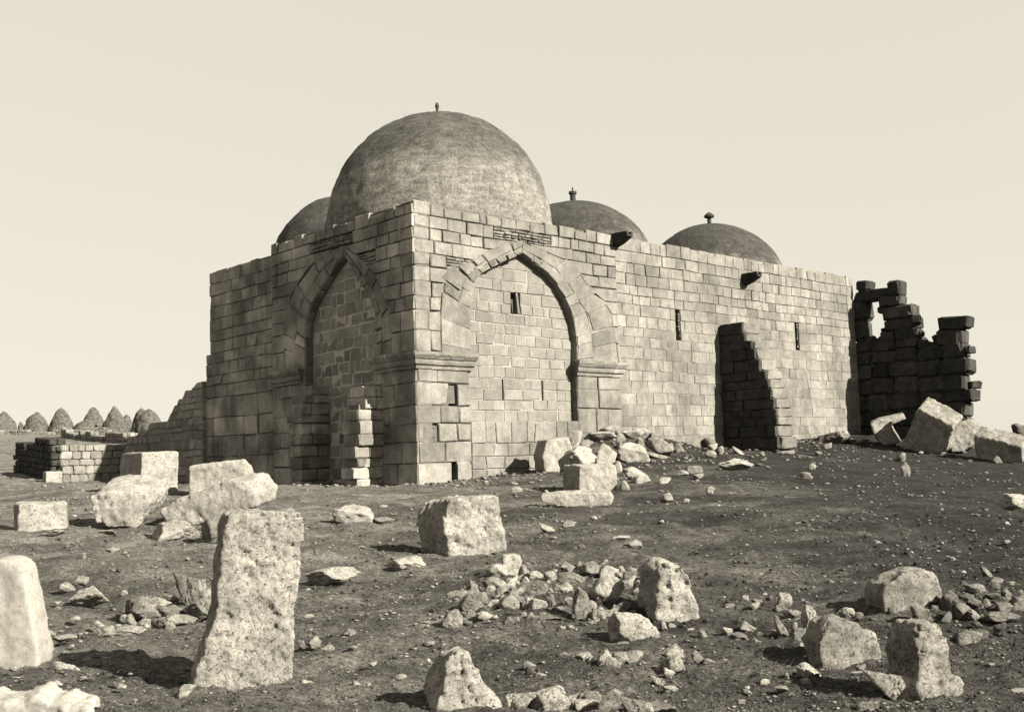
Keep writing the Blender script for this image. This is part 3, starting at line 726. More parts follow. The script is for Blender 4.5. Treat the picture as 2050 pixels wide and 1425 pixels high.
# ------------------------------------------------------------------ beehive houses
def beehive(x0, x1, yt, yb, Y, label, pw_=1.0, grp='beehive houses on the rise'):
    P = atY((x0 + x1) / 2, yb, Y); R = (x1 - x0) / 2 * Y / F; H = (yb - yt) * Y / F
    ea, eb = random.uniform(1.75, 2.4), random.uniform(.7, .92); lean = random.uniform(-.05, .05)
    P[2] = min(P[2], g1(P[0], P[1]) + 0.4); v = []; n = 56; rs = 30
    zb = g1(P[0], P[1]) - 0.6
    H2 = atY((x0 + x1) / 2, yt, Y)[2] - zb; th = np.linspace(0, 2 * np.pi, n, endpoint=False)
    for i in range(rs + 1):
        t = i / rs; r = R * (1 - t ** ea) ** eb * 1.04; r = max(r, R * .10 * (1 - max(0, (t - .97) / .03)))
        v.append(np.stack([P[0] + lean * H2 * t + r * np.cos(th), P[1] + r * np.sin(th), np.full(n, zb + H2 * t)], 1))
    v = np.vstack(v); s_ = int(x0 * 7 + 999); v[:, :2] += (np.stack([fbm(v * 1.1, 4, s_), fbm(v * 1.1, 4, s_ + 5)], 1)) * 0.16; v[:, 2] += fbm(v * 1.4, 2, s_) * .05
    f = [(i * n + j, i * n + (j + 1) % n, (i + 1) * n + (j + 1) % n, (i + 1) * n + j) for i in range(rs) for j in range(n)] + [tuple(range(rs * n, rs * n + n))]
    o = obj('beehive_house', v, f, MHIVE, origin=(P[0], P[1], zb)); tag(o, label, 'house', grp)
beehive(-18, 33, 823, 864, 150, 'beehive house at the open end of the row, rubble wall before it')
beehive(33, 52, 843, 864, 175, 'tiny distant beehive house between two larger ones')
beehive(48, 96, 824, 868, 146, 'narrow pointed beehive house standing alone before the wall')
beehive(97, 146, 816, 868, 147, 'tall dark beehive house, second from the squat one')
beehive(164, 210, 814, 862, 160, 'beehive house rising behind the squat round hut')
beehive(141, 204, 838, 871, 144, 'squat flat-topped round hut between taller beehives')
beehive(203, 256, 812, 870, 142, 'tallest beehive house beside the squat round hut')
beehive(262, 306, 816, 866, 160, 'beehive house half hidden behind its neighbour near the shrine')
beehive(272, 326, 818, 872, 145, 'broad beehive house nearest the collapsed wall')
beehive(238, 268, 829, 866, 170, 'low dark hut behind the tallest beehive house')

# ------------------------------------------------------------------ low rubble walls on the left
def rubble_run(name, A, B, hA, hB, thick, sz, mat, label, cat, limit=300, grp=None, tone=.32):
    A, B = np.array(A, float), np.array(B, float); d = (B - A); d[2] = 0; L = np.linalg.norm(d); d /= L; nn = np.array([d[1], -d[0], 0])
    if nn[1] > 0: nn = -nn
    o = tag(empty(name, np.array([(A[0] + B[0]) / 2, (A[1] + B[1]) / 2, g1((A[0] + B[0]) / 2, (A[1] + B[1]) / 2)])), label, cat, grp)
    items = []; core = MB(); x = 0
    while x < L:
        x2 = min(L, x + sz * 2); q = [A + d * x, A + d * x2]; zz2 = [g1(p[0], p[1]) for p in q]; hh = [hA + (hB - hA) * t / L - sz * .6 for t in (x, x2)]
        v = [q[0] + nn * thick * .3 + Z * (zz2[0] - .3 - q[0][2]), q[1] + nn * thick * .3 + Z * (zz2[1] - .3 - q[1][2]), q[1] + nn * thick * .3 + Z * (zz2[1] + hh[1] - q[1][2]), q[0] + nn * thick * .3 + Z * (zz2[0] + hh[0] - q[0][2])]
        v += [p - nn * thick * .6 for p in v]; core.add(v, [(0, 1, 2, 3), (7, 6, 5, 4), (3, 2, 6, 7), (0, 4, 5, 1), (1, 5, 6, 2), (0, 3, 7, 4)]); x = x2
    core.build('core', MMO, o)
    z = -0.1
    while z < max(hA, hB):
        h = sz * random.uniform(.55, .95); x = random.uniform(-.5, 0) * sz
        while x < L:
            wd_ = sz * random.uniform(.8, 1.9); xm = x + wd_ / 2; hh = hA + (hB - hA) * np.clip(xm / L, 0, 1) + (math.sin(xm * 1.3) * .3 + math.sin(xm * .47 + 1) * .45 + random.uniform(-.2, .2)) * sz
            if z + h * .5 < hh:
                P = A + d * xm; P[2] = g1(P[0], P[1]) + z + h / 2
                for side in ((1, -1) if z + h * 1.5 > hh or True else (1,)):
                    v, f = rough_box(P + nn * side * thick * .27, yawed([d, nn, Z], random.uniform(-.12, .12)), (wd_ / 2 * .97, thick * .27, h / 2 * .98), .1, 1.4)
                    items.append((side, v, f, random.gauss(tone, .05)))
            x += wd_
        z += h
    items.sort(key=lambda t: -t[0]); rest = MB()
    for i, (s_, v, f, t) in enumerate(items):
        if i < limit and s_ > 0: obj('stone', v, f, mat, o, tone=t)
        else: rest.add(v, f, t)
    if rest.n: r = rest.build('small_stones', mat, o); r['kind'] = 'stuff'
    return o
def ptY(px, Y): p = atY(px, 900, Y); p[2] = g1(p[0], p[1]); return p
pc = G(118, 962); pc_l = atY(48, 955, pc[1] + 4.2); pc_r = atY(262, 950, pc[1] + 2.6)
hw = 70 * pc[1] / F
rubble_run('rubble_hut_wall', pc, pc_l, hw, hw * .92, .6, .34, MD, 'shaded end wall of low roofless rubble hut', 'wall', tone=.26)  # end wall's shade painted in with the darker stone
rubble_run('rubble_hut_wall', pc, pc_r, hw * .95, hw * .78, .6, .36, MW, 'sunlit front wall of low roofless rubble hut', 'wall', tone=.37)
a_, b_ = ptY(-40, 140), ptY(210, 138)
rubble_run('field_wall', a_, b_, .55, .65, .8, .5, MW, 'long low rubble wall running in front of the beehive houses', 'wall', limit=120, tone=.36)
a_, b_ = ptY(130, 130), ptY(300, 96)
rubble_run('field_wall', a_, b_, .7, .9, .8, .5, MW, 'higher broken rubble wall climbing toward the collapsed wall', 'wall', limit=120, tone=.34)

# ------------------------------------------------------------------ stones, blocks and boulders
_ico = {}
def ico(sub):
    if sub not in _ico:
        bm = bmesh.new(); bmesh.ops.create_icosphere(bm, subdivisions=sub, radius=1.0)
        _ico[sub] = (np.array([q.co[:] for q in bm.verts]), np.array([[q.index for q in p.verts] for p in bm.faces])); bm.free()
    return _ico[sub]
def rock_geo(sub, seed, nplanes=14, rough=0.06, boxy=0.5):
    """angular boulder inside a unit box: half-space intersection plus fractal relief"""
    r = np.random.default_rng(seed); d, f = ico(sub)
    N = r.normal(size=(nplanes, 3)); N /= np.linalg.norm(N, axis=1)[:, None]; h = r.uniform(.55, 1.0, nplanes)
    if seed % 3 == 0:
        q, _ = np.linalg.qr(r.normal(size=(3, 3)) * 0.35 + np.eye(3)); N = np.vstack([N, q, -q]); h = np.concatenate([h, r.uniform(.6, .85, 6)])
    dn = d @ N.T; rr = np.where(dn > 1e-3, h / np.maximum(dn, 1e-3), 9).min(1)
    v = d * rr[:, None]
    v = v * (1 + rough * fbm(v * 2.2 + seed, 5, seed, .55)[:, None])
    if sub >= 4: v = v + d * (0.035 * fbm(v * 6 + seed, 4, seed + 3, .6) - 0.05 * np.abs(fbm(v * 2.6 + seed, 3, seed + 5, .5)))[:, None]
    lo, hi = v.min(0), v.max(0); v = (v - (lo + hi) / 2) / (hi - lo); v[:, 2] += 0.5
    return v, f
SHARED = {}
def rock_mesh(kind, k, mat):
    key = (kind, k, mat.name)
    if key not in SHARED:
        sub = {'big': 5, 'mid': 4, 'small': 3, 'tiny': 2}[kind]
        v, f = rock_geo(sub, 100 + k * 13 + sub, 12 + (k % 4) * 3, 0.10 if kind != 'tiny' else .08); SHARED[key] = mesh('rock_' + kind, v, f, mat, smooth=kind in ('big', 'mid'))
    return SHARED[key]
def place_rock(name, rect, label, cat='rock', grp=None, mat=None, seed=None, depth=None, sink=0.2, flat=False):
    x0, y0, x1, y1 = rect; P = G((x0 + x1) / 2, y1 - 0.04 * (y1 - y0)); k = P[1] / F
    q = P - C0
    if q @ U > 0 and -14 < q @ NR < 0.3:                                  # the ray meets the wall first: rest against it
        d_ = ray((x0 + x1) / 2, y1); P = CAM + d_ * (((C0 + NR * .3 - CAM) @ NR) / (d_ @ NR)); P[2] = min(P[2], g1(P[0], P[1]) + .25); k = P[1] / F
    w_, h_ = (x1 - x0) * k, (y1 - y0) * k
    dp = depth if depth else w_ * random.uniform(.65, .9)
    if flat: dp = w_ * .6
    h_ = max(h_ - dp * 0.5 * (1.5 - P[2]) / max(P[1], 1), h_ * .5)
    size = max(x1 - x0, y1 - y0); kind = 'big' if size > 60 else 'mid' if size > 26 else 'small' if size > 12 else 'tiny'
    me = rock_mesh(kind, seed if seed is not None else random.randrange({'big': 9, 'mid': 18, 'small': 14, 'tiny': 8}[kind]), mat or MR)
    o = link(name, me, P + np.array([P[0] / P[1] * dp * .4, dp * .4, -sink * h_]))
    o.scale = (w_ * 1.04, dp, h_ * (1 + sink)); o.rotation_euler = (0, 0, random.choice((0, math.pi)) if seed is None else 0)
    if grp:
        ar = (x1 - x0) / max(y1 - y0, 1); form = 'flat' if ar > 1.75 else 'upright' if ar < 1.0 else 'blocky'
        sz = 'large' if size > 38 else 'mid-sized' if size > 20 else 'small' if size > 12 else 'tiny'
        label = f'{sz} {form} {label}'
    tag(o, label, cat, grp); return o
def zoomrects(off, s, rl): return [(off[0] + a / s, off[1] + b / s, off[0] + c / s, off[1] + d / s) for a, b, c, d in rl]

def remeshed(verts, faces, voxel, smooth_it=3):
    me = bpy.data.meshes.new('tmp'); me.from_pydata([tuple(map(float, q)) for q in verts], [], faces); o = bpy.data.objects.new('tmp', me); COL.objects.link(o)
    bm = bmesh.new(); bm.from_mesh(me); bmesh.ops.triangulate(bm, faces=bm.faces); bmesh.ops.recalc_face_normals(bm, faces=bm.faces); bm.to_mesh(me); bm.free()
    m = o.modifiers.new('r', 'REMESH'); m.mode = 'VOXEL'; m.voxel_size = voxel
    s = o.modifiers.new('s', 'SMOOTH'); s.factor = .5; s.iterations = smooth_it
    ev = o.evaluated_get(bpy.context.evaluated_depsgraph_get()); em = bpy.data.meshes.new_from_object(ev)
    v = np.empty(len(em.vertices) * 3); em.vertices.foreach_get('co', v); n = np.empty(len(em.vertices) * 3); em.vertices.foreach_get('normal', n)
    f = [tuple(p.vertices) for p in em.polygons]
    bpy.data.objects.remove(o); bpy.data.meshes.remove(me); bpy.data.meshes.remove(em)
    return v.reshape(-1, 3), n.reshape(-1, 3), f
def weather(v, n, amp, scale, seed, pit=0.0):
    d = amp * (0.55 * fbm(v * scale * .7, 2, seed, .5) + 0.75 - 1.5 * np.abs(fbm(v * scale * .8 + 3.1, 3, seed + 40, .5)) + 0.3 * fbm(v * scale * 4, 4, seed + 60, .65))
    if pit:
        q = fbm(v * scale * 5, 3, seed + 9, .6); d = d - pit * np.clip(q - .35, 0, 1)
    return v + n * d[:, None]
def carved(name, polys, voxel, label, cat, mat, amp=.02, scale=4, seed=1, pit=.02, grp=None, sm=3):
    """polys: list of closed (verts, faces) shells united by the voxel remesh"""
    V_, F_, k = [], [], 0
    for v, f in polys: V_ += list(v); F_ += [tuple(i + k for i in q) for q in f]; k += len(v)
    v, n, f = remeshed(V_, F_, voxel, sm); v = weather(v, n, amp, scale, seed, pit)
    lo = v.min(0); c = np.array([v[:, 0].mean(), v[:, 1].mean(), lo[2]])
    return tag(obj(name, v, f, mat, origin=c, smooth=True), label, cat, grp)
def slab(outline, base, ext, yaw=0.0, dY=0.0):
    """outline px polygon on an upright plane through the ground under base; ext: extrusion vector (x,y,z)"""
    P = G(*base); P = P + np.array([0, dY, 0]); nrm = np.array([math.sin(yaw), -math.cos(yaw), 0]); pts = []
    for (x, y_) in outline:
        d = ray(x, y_); t = ((P - CAM) @ nrm) / (d @ nrm); pts.append(CAM + d * t)
    pts = np.array(pts); n = len(pts); v = np.vstack([pts, pts + np.array(ext, float)])
    f = [tuple(range(n)), tuple(range(2 * n - 1, n - 1, -1))] + [(i, (i + 1) % n, (i + 1) % n + n, i + n) for i in range(n)]
    return v, f
def cuboid(base, theta, la, lb, h, tilt=(0, 0), sink=.08):
    """nearest bottom corner at the ground under base; la to the right, lb to the left, in metres"""
    P = G(*base) - Z * sink; r = np.array([math.cos(theta), math.sin(theta), 0]); l = np.array([-math.sin(theta), math.cos(theta), 0]); up = Z + r * tilt[0] + l * tilt[1]
    v = [P + r * a + l * b + up * c for c in (0, h + sink) for (a, b) in ((0, 0), (la, 0), (la, lb), (0, lb))]
    return np.array(v), [(3, 2, 1, 0), (4, 5, 6, 7), (0, 1, 5, 4), (1, 2, 6, 5), (2, 3, 7, 6), (3, 0, 4, 7)]

# foreground standing stones
carved('standing_stone', [slab([(460, 1031), (478, 1027), (603, 1021), (608, 1052), (601, 1110), (597, 1180), (589, 1260), (583, 1350), (585, 1385), (480, 1395), (384, 1395), (386, 1372), (404, 1325), (424, 1262), (437, 1180), (446, 1110), (452, 1060)], (480, 1372), (-.13, .3, 0), .25)],
       0.016, 'tall upright pitted slab leaning slightly, flared at its foot', 'standing stone', MRH, .022, 5, 3, .035, sm=1)
carved('standing_stone', [slab([(-70, 1150), (-30, 1124), (10, 1118), (32, 1124), (47, 1142), (58, 1195), (70, 1270), (78, 1310), (74, 1350), (-80, 1365)], (15, 1330), (-.05, .4, 0))],
       0.02, 'smooth round-topped upright stone near the tall slab', 'standing stone', MRS, .012, 4, 8, .004, sm=9)
carved('squared_block', [slab([(903, 1001), (935, 996), (998, 993), (1005, 1020), (1012, 1075), (1013, 1100), (990, 1108), (960, 1118), (930, 1125), (905, 1120), (896, 1085), (888, 1050), (893, 1020)], (945, 1112), (-.42, .55, -.02), .25)],
       0.022, 'weathered cubic block standing alone on bare ground before the shrine', 'stone block', MRH, .035, 3.2, 12, .05, sm=1)
carved('pointed_stone', [slab([(905, 1312), (925, 1299), (940, 1306), (958, 1345), (975, 1380), (1000, 1408), (1012, 1470), (868, 1470), (878, 1380), (890, 1340)], (935, 1432), (-.09, .26, -.05), .15)],
       0.014, 'pitted pyramid-shaped stone with pale rubble beside it', 'rock', MRH, .03, 5, 15, .05, sm=1)
carved('flat_slab', [slab([(-40, 1406), (40, 1412), (75, 1394), (88, 1400), (98, 1412), (150, 1414), (176, 1416), (184, 1430), (186, 1460), (-40, 1460)], (90, 1438), (-.05, .3, .03))],
       0.014, 'flat pale slab with small dark stone on it', 'rock', MRS, .025, 5, 19, .02)
place_rock('loose_stone', (108, 1386, 146, 1402), 'small dark stone lying on the flat pale slab', 'rock', mat=MRG)

# fallen blocks at left
def ln(px, Y): return px * Y / F
b1 = G(282, 990); Y1 = b1[1]
carved('fallen_block', [cuboid((282, 990), math.radians(38), ln(53, Y1) / math.cos(math.radians(38)) * 1.12, ln(92, Y1) / math.sin(math.radians(38)) * .84, ln(84, Y1), (0.02, .0))], .03, 'squared block with deep shaded side before the rubble hut', 'stone block', MRH, .02, 3, 21, .02)
carved('fallen_block', [slab([(181, 992), (214, 984), (292, 988), (297, 1010), (285, 1040), (272, 1058), (215, 1056), (190, 1046), (182, 1020)], (230, 1056), (.12, .85, .28), .08)], .03, 'tilted block with rough pitted face and smooth top among fallen blocks', 'stone block', MRH, .03, 3, 24, .05)
carved('fallen_block', [slab([(378, 934), (420, 928), (488, 920), (503, 935), (508, 965), (512, 1010), (380, 1005)], (450, 1000), (-.2, .9, 0), .1, .9)], .035, 'upright broken block behind the leaning slab', 'stone block', MRH, .03, 2.6, 27, .03)
carved('leaning_slab', [slab([(318, 1022), (345, 1005), (400, 985), (455, 962), (490, 965), (510, 990), (505, 1015), (470, 1030), (430, 1040), (385, 1052), (360, 1050), (330, 1042)], (400, 1050), (.25, .75, .12), -.15)], .03, 'pale slab leaning against an upright broken block', 'stone block', MRH, .03, 3, 29, .02)
b4 = G(35, 1064); Y4 = b4[1]
carved('fallen_block', [cuboid((35, 1064), math.radians(28), ln(82, Y4) / math.cos(math.radians(28)), ln(60, Y4) / math.sin(math.radians(28)) * .8, ln(54, Y4), (0, 0))], .028, 'squarish pale block beside its dark shadow, apart from the others', 'stone block', MRH, .03, 3, 33, .02)
place_rock('boulder', (298, 1040, 392, 1082), 'low pale boulder in front of the fallen blocks', mat=MRH, seed=2)
place_rock('boulder', (402, 1028, 478, 1086), 'rough boulder half hidden behind the tall upright slab', mat=MR, seed=3)
b5 = G(110, 968); carved('small_block', [cuboid((92, 966), math.radians(35), ln(26, b5[1]) * 1.2, ln(24, b5[1]) * 1.3, ln(22, b5[1]))], .035, 'small squared block at the corner of the rubble hut', 'stone block', MRH, .012, 4, 35, .01)

# blocks beside the sunlit wall
b6 = G(1160, 985); Y6 = b6[1]
carved('fallen_block', [cuboid((1160, 986), math.radians(16), ln(80, Y6), ln(35, Y6) / math.sin(math.radians(16)) * .8, ln(54, Y6), (.02, .02))], .03, 'upright block with pitted face at the foot of the heap by the wall', 'stone block', MRH, .03, 3, 41, .03)
carved('flat_slab', [slab([(1082, 992), (1150, 986), (1222, 988), (1228, 1000), (1222, 1012), (1180, 1016), (1120, 1014), (1085, 1006)], (1150, 1013), (.05, .55, .05))], .025, 'long low slab lying before the upright block by the wall', 'stone block', MRH, .02, 3, 43, .02)
carved('fallen_block', [slab([(1096, 880), (1140, 874), (1146, 900), (1130, 906), (1120, 945), (1092, 946), (1086, 915)], (1110, 946), (-.3, .9, 0), .35)], .04, 'tilted block at the shaded end of the heap by the wall', 'stone block', MRH, .03, 2.5, 45, .02)
for (rect, lab, sd) in [((1122, 894, 1196, 946), 'broad pale block in the middle of the heap by the wall', 1), ((1192, 889, 1236, 940), 'narrow upright block in the heap by the wall', 4), ((1236, 885, 1300, 930), 'squarish pale block at the end of the heap by the wall', 5), ((1248, 935, 1300, 964), 'dark-sided boulder on the ground beyond the heap', 6), ((1436, 918, 1508, 942), 'low flat boulder on the dark mound before the buttress', 7)]:
    place_rock('boulder', rect, lab, seed=sd, mat=MRH)

# blocks at the foot of the ruin
def tilted(base, theta, la, lb, h, tilt, dz=0.0): 
    v, f = cuboid(base, theta, la, lb, h, tilt); v[:, 2] += dz; return v, f
kR = 45.0 / F
carved('fallen_block', [slab([(1742, 848), (1760, 840), (1808, 829), (1813, 838), (1785, 850), (1790, 862), (1805, 885), (1786, 890), (1770, 892), (1752, 876)], (1775, 893), (.3, .9, .1), .2)], .04, 'hollowed block with a broken channel at the foot of the ruin', 'stone block', MRW, .03, 2.5, 51, .03)
carved('fallen_block', [slab([(1838, 818), (1880, 838), (1908, 856), (1900, 880), (1895, 908), (1850, 907), (1803, 898), (1822, 860)], (1860, 906), (.75, .75, .5), -.95)], .045, 'huge tilted block with bright top leaning at the foot of the ruin', 'stone block', MRW, .05, 1.8, 53, .03)
carved('fallen_block', [slab([(1905, 850), (1940, 838), (1972, 860), (1965, 880), (1925, 906), (1902, 905)], (1925, 908), (.5, .8, -.05), .1)], .045, 'wedge-shaped block propped against the huge tilted block', 'stone block', MRW, .05, 2.2, 55, .04)
carved('fallen_block', [slab([(1950, 872), (2000, 882), (2046, 896), (2048, 928), (2000, 926), (1955, 918)], (2000, 924), (.6, .7, .42), -.9)], .045, 'long dark-sided block lying past the huge tilted block', 'stone block', MRW, .04, 2.2, 57, .03)
for (rect, lab, sd) in [((1980, 822, 2032, 856), 'dark boulder on the skyline beyond the ruin', 1), ((2022, 848, 2075, 880), 'dark boulder on top of the long block', 3), ((1944, 838, 1990, 872), 'grey boulder wedged behind the fallen blocks', 5), ((1985, 845, 2030, 868), 'pale flat boulder under the skyline boulder', 7)]:
    place_rock('boulder', rect, lab, seed=sd, mat=MRG)
place_rock('boulder', (1635, 864, 1706, 890), 'low dark boulder at the foot of the long wall', seed=4, mat=MRG)

# right foreground
carved('tall_boulder', [slab([(1846, 1250), (1872, 1250), (1890, 1260), (1902, 1280), (1904, 1315), (1905, 1338), (1920, 1356), (1924, 1390), (1902, 1414), (1846, 1414), (1840, 1380), (1838, 1330), (1834, 1290)], (1878, 1400), (-.09, .22, 0), .4)],
       .016, 'tall weathered boulder with a dark pocket and stone on top', 'rock', MRW, .03, 5, 61, .04, sm=1)
carved('boulder', [slab([(1650, 1262), (1672, 1247), (1712, 1256), (1748, 1272), (1764, 1298), (1778, 1326), (1772, 1348), (1700, 1350), (1642, 1346), (1640, 1290)], (1705, 1338), (-.03, .3, .02), .25)],
       .02, 'humped boulder sloping down beside the tall boulder', 'rock', MRW, .03, 4, 63, .03)
place_rock('boulder', (1734, 1344, 1836, 1404), 'rounded boulder at the foot of the tall boulder', seed=8, mat=MRH)
carved('boulder', [slab([(1772, 1170), (1806, 1152), (1850, 1143), (1872, 1148), (1880, 1170), (1888, 1198), (1870, 1206), (1850, 1225), (1790, 1235), (1768, 1230), (1766, 1190)], (1820, 1228), (-.03, .4, 0), .2)],
       .022, 'big flat-topped boulder at the edge of the dark stone heap', 'rock', MRW, .03, 3.5, 65, .03)
place_rock('boulder', (1820, 1212, 1868, 1250), 'rough stone sitting above the tall boulder', seed=3, mat=MR)
# centre heap
carved('boulder', [slab([(1322, 1140), (1340, 1128), (1365, 1132), (1382, 1150), (1390, 1180), (1396, 1220), (1402, 1246), (1375, 1250), (1315, 1240), (1318, 1200)], (1355, 1246), (-.12, .4, 0), .15)],
       .018, 'tall craggy boulder closing the end of the central stone heap', 'rock', MRH, .035, 5, 71, .05)
place_rock('boulder', (1220, 1226, 1318, 1292), 'round-backed boulder in front of the central stone heap', seed=6, mat=MRH)
place_rock('boulder', (1178, 1152, 1250, 1214), 'broad flat-faced stone near the craggy boulder of the heap', seed=0, mat=MRH)
place_rock('boulder', (972, 1131, 1018, 1166), 'pale lumpy stone at the end of the central heap', seed=2, mat=MRH)
place_rock('boulder', (1005, 1110, 1046, 1158), 'pale knobbed stone standing up behind the central heap', seed=7, mat=MRH)
place_rock('boulder', (670, 1010, 754, 1052), 'long pale stone lying between cubic block and shrine', seed=5, mat=MRH)
place_rock('boulder', (612, 1133, 722, 1170), 'flat weathered stone behind the tall upright slab', seed=1, mat=MRH)
place_rock('boulder', (776, 1114, 852, 1144), 'low pale stone near the shadow of the cubic block', seed=3, mat=MRH)
place_rock('boulder', (2005, 988, 2070, 1020), 'lone pale stone on the dark slope of the mound', seed=6, mat=MRH)

heaps = [
 ('stones of the central heap', 'rough pale stone in the central heap', zoomrects((860, 1090), 3.66, [
  (400,265,510,350),(275,285,350,365),(235,395,410,515),(300,370,390,420),(130,355,275,405),(115,510,235,610),(495,330,565,400),(565,325,695,395),(505,385,660,515),(400,370,480,430),(695,360,770,425),(655,180,740,275),(735,215,850,285),(780,310,860,395),(870,350,950,390),(930,225,1120,295),(970,140,1060,200),(1000,170,1050,225),(1060,140,1115,195),(1110,150,1235,240),(1260,175,1375,250),(1385,175,1455,235),(1430,215,1510,275),(1400,250,1500,320),(1540,200,1680,285),(1600,150,1705,200),(1060,380,1170,575),(690,415,780,490),(850,400,920,490),(740,420,850,500),(775,540,950,580),(1350,440,1455,510),(1200,490,1290,580),(1285,505,1365,560),(1180,500,1230,580),(910,470,1000,510),(600,540,680,580),(360,510,470,570),(480,280,560,330),(560,250,640,320),(850,220,930,300),(620,400,700,470),(960,300,1040,370),(1000,420,1060,500),(1150,440,1220,500),(1500,280,1600,350),(430,430,520,500)])),
 ('stones strewn before the central heap', 'pale stone half sunk in ground before the central heap', zoomrects((860, 1090), 3.66, [
  (1220,805,1330,900),(1295,850,1390,945),(1350,815,1440,900),(1440,810,1560,890),(1700,760,1850,850),(1715,850,1850,965),(1620,815,1660,850),(1930,810,2010,890),(1630,975,1730,1045),(1720,1050,1810,1095),(690,880,770,935),(780,950,850,990),(1090,815,1185,870),(950,800,1015,830),(1385,725,1485,750),(1980,650,2045,700),(740,965,770,985),(1690,590,1740,650),(1640,520,1700,590)])),
 ('stones beside the pyramid-shaped stone', 'pale stone in the row beside the pyramid-shaped stone', zoomrects((860, 1090), 3.66, [
  (540,1160,640,1260),(570,1130,780,1270),(760,1105,1000,1270),(1000,1120,1090,1180),(1240,1115,1400,1270),(1400,1150,1600,1270),(1590,1180,1800,1270),(1000,1170,1060,1230),(1090,1110,1240,1200),(1080,1160,1220,1230)])),
 ('stones around the humped boulder', 'stone beside or behind the humped boulder', zoomrects((1500, 1100), 3.727, [
  (385,900,535,1020),(415,485,520,690),(335,610,470,705),(300,475,390,535),(205,545,305,700),(200,360,305,475),(25,385,90,425),(130,350,170,380),(680,465,785,545),(780,490,850,540),(380,720,475,790),(45,680,95,750),(770,915,860,960),(815,1165,945,1235),(1955,1060,2080,1120),(0,420,60,460),(300,560,360,620),(520,690,600,760),(-60,560,40,640),(-120,640,-30,700),(-200,600,-130,660),(200,1040,280,1075),(270,940,330,1000)])),
 ('dark stones of the heap behind the tall boulder', 'dark rough stone in the heap behind the tall boulder', zoomrects((1500, 1100), 3.727, [
  (1150,365,1280,460),(1270,350,1370,430),(1430,350,1560,480),(1560,350,1670,420),(1500,400,1600,480),(1540,440,1640,540),(1640,280,1750,350),(1730,135,1825,210),(1800,215,1885,265),(1795,260,1870,320),(1920,250,2000,295),(1950,385,2060,480),(1990,350,2070,400),(1770,340,1870,400),(1740,390,1800,460),(1640,400,1740,470),(1860,430,1960,500),(1740,480,1980,550),(1560,625,1720,710),(1700,620,1780,670),(1830,580,1920,650),(1570,250,1640,300),(1040,440,1100,500),(1130,810,1170,860),(1430,470,1520,540),(1650,470,1730,540),(1820,380,1900,440),(1900,320,1980,390),(1700,330,1770,390)])),
 ('stones heaped beside the tall upright slab', 'pale stone heaped behind the shadow of the tall upright slab', zoomrects((0, 1000), 2.9286, [
  (1030,480,1210,630),(740,595,895,700),(1110,615,1280,720),(940,640,1070,710),(830,665,940,750),(890,580,990,640),(1205,520,1285,610),(940,690,1120,760),(590,760,670,815),(660,755,830,800),(745,690,800,740)])),
 ('loose stones between the two standing stones', 'loose pale stone on bare ground between the two standing stones', zoomrects((0, 1000), 2.9286, [
  (440,520,630,620),(420,455,520,525),(355,490,430,545),(330,950,450,1020),(1040,1100,1135,1170),(320,800,450,845),(250,770,335,825),(210,690,275,725),(270,850,320,890),(470,930,550,960),(320,630,360,655),(250,180,370,215),(590,180,680,210),(620,285,700,315),(470,315,505,365),(710,535,750,570),(410,690,470,720)])),
 ('rubble piled against the sunlit wall', 'pale rubble stone piled against the foot of the sunlit wall', zoomrects((1080, 800), 3.661, [
  (800,310,950,405),(795,265,900,330),(690,230,800,300),(270,205,340,250),(340,200,385,265),(385,205,455,260),(455,205,570,260),(560,245,625,310),(625,245,740,310),(580,200,660,245),(220,250,310,360),(280,265,390,345),(390,260,555,330),(715,215,790,265),(990,335,1055,385),(1215,285,1285,335),(1240,335,1300,380),(1290,355,1350,405),(1220,385,1290,425),(1420,355,1495,400),(690,570,800,620),(1085,500,1180,550),(1010,525,1090,560),(890,700,970,755),(880,580,960,620),(1130,550,1200,585),(1925,545,1995,590),(1230,650,1275,690),(800,395,965,440),(950,330,985,370),(580,610,650,670),(1610,385,1650,410),(1970,480,2020,515),(560,330,620,380),(540,470,600,540),(700,300,760,350)])),
 ('stones below the ruin', 'stone on the mound below the ruin', zoomrects((1620, 780), 4.767, [
  (300,395,400,510),(820,610,930,690),(880,700,960,830),(50,590,120,630),(1430,200,1490,280),(1480,205,1560,280),(1750,640,1840,700),(1250,600,1320,635),(130,510,210,560),(440,480,530,510),(1040,590,1090,615)])),
 ('stones on the open ground before the shrine', 'loose stone on open ground before the shrine corner', zoomrects((600, 900), 2.714, [
  (400,370,510,415),(240,975,310,1010),(40,1020,110,1080),(1650,600,1675,620),(1430,385,1500,420),(1300,400,1390,450),(1700,470,1790,495),(1760,490,1860,530),(1150,205,1210,240),(420,300,480,325),(300,525,355,550),(120,1060,190,1095),(255,1065,310,1090),(0,1040,30,1080)]))]
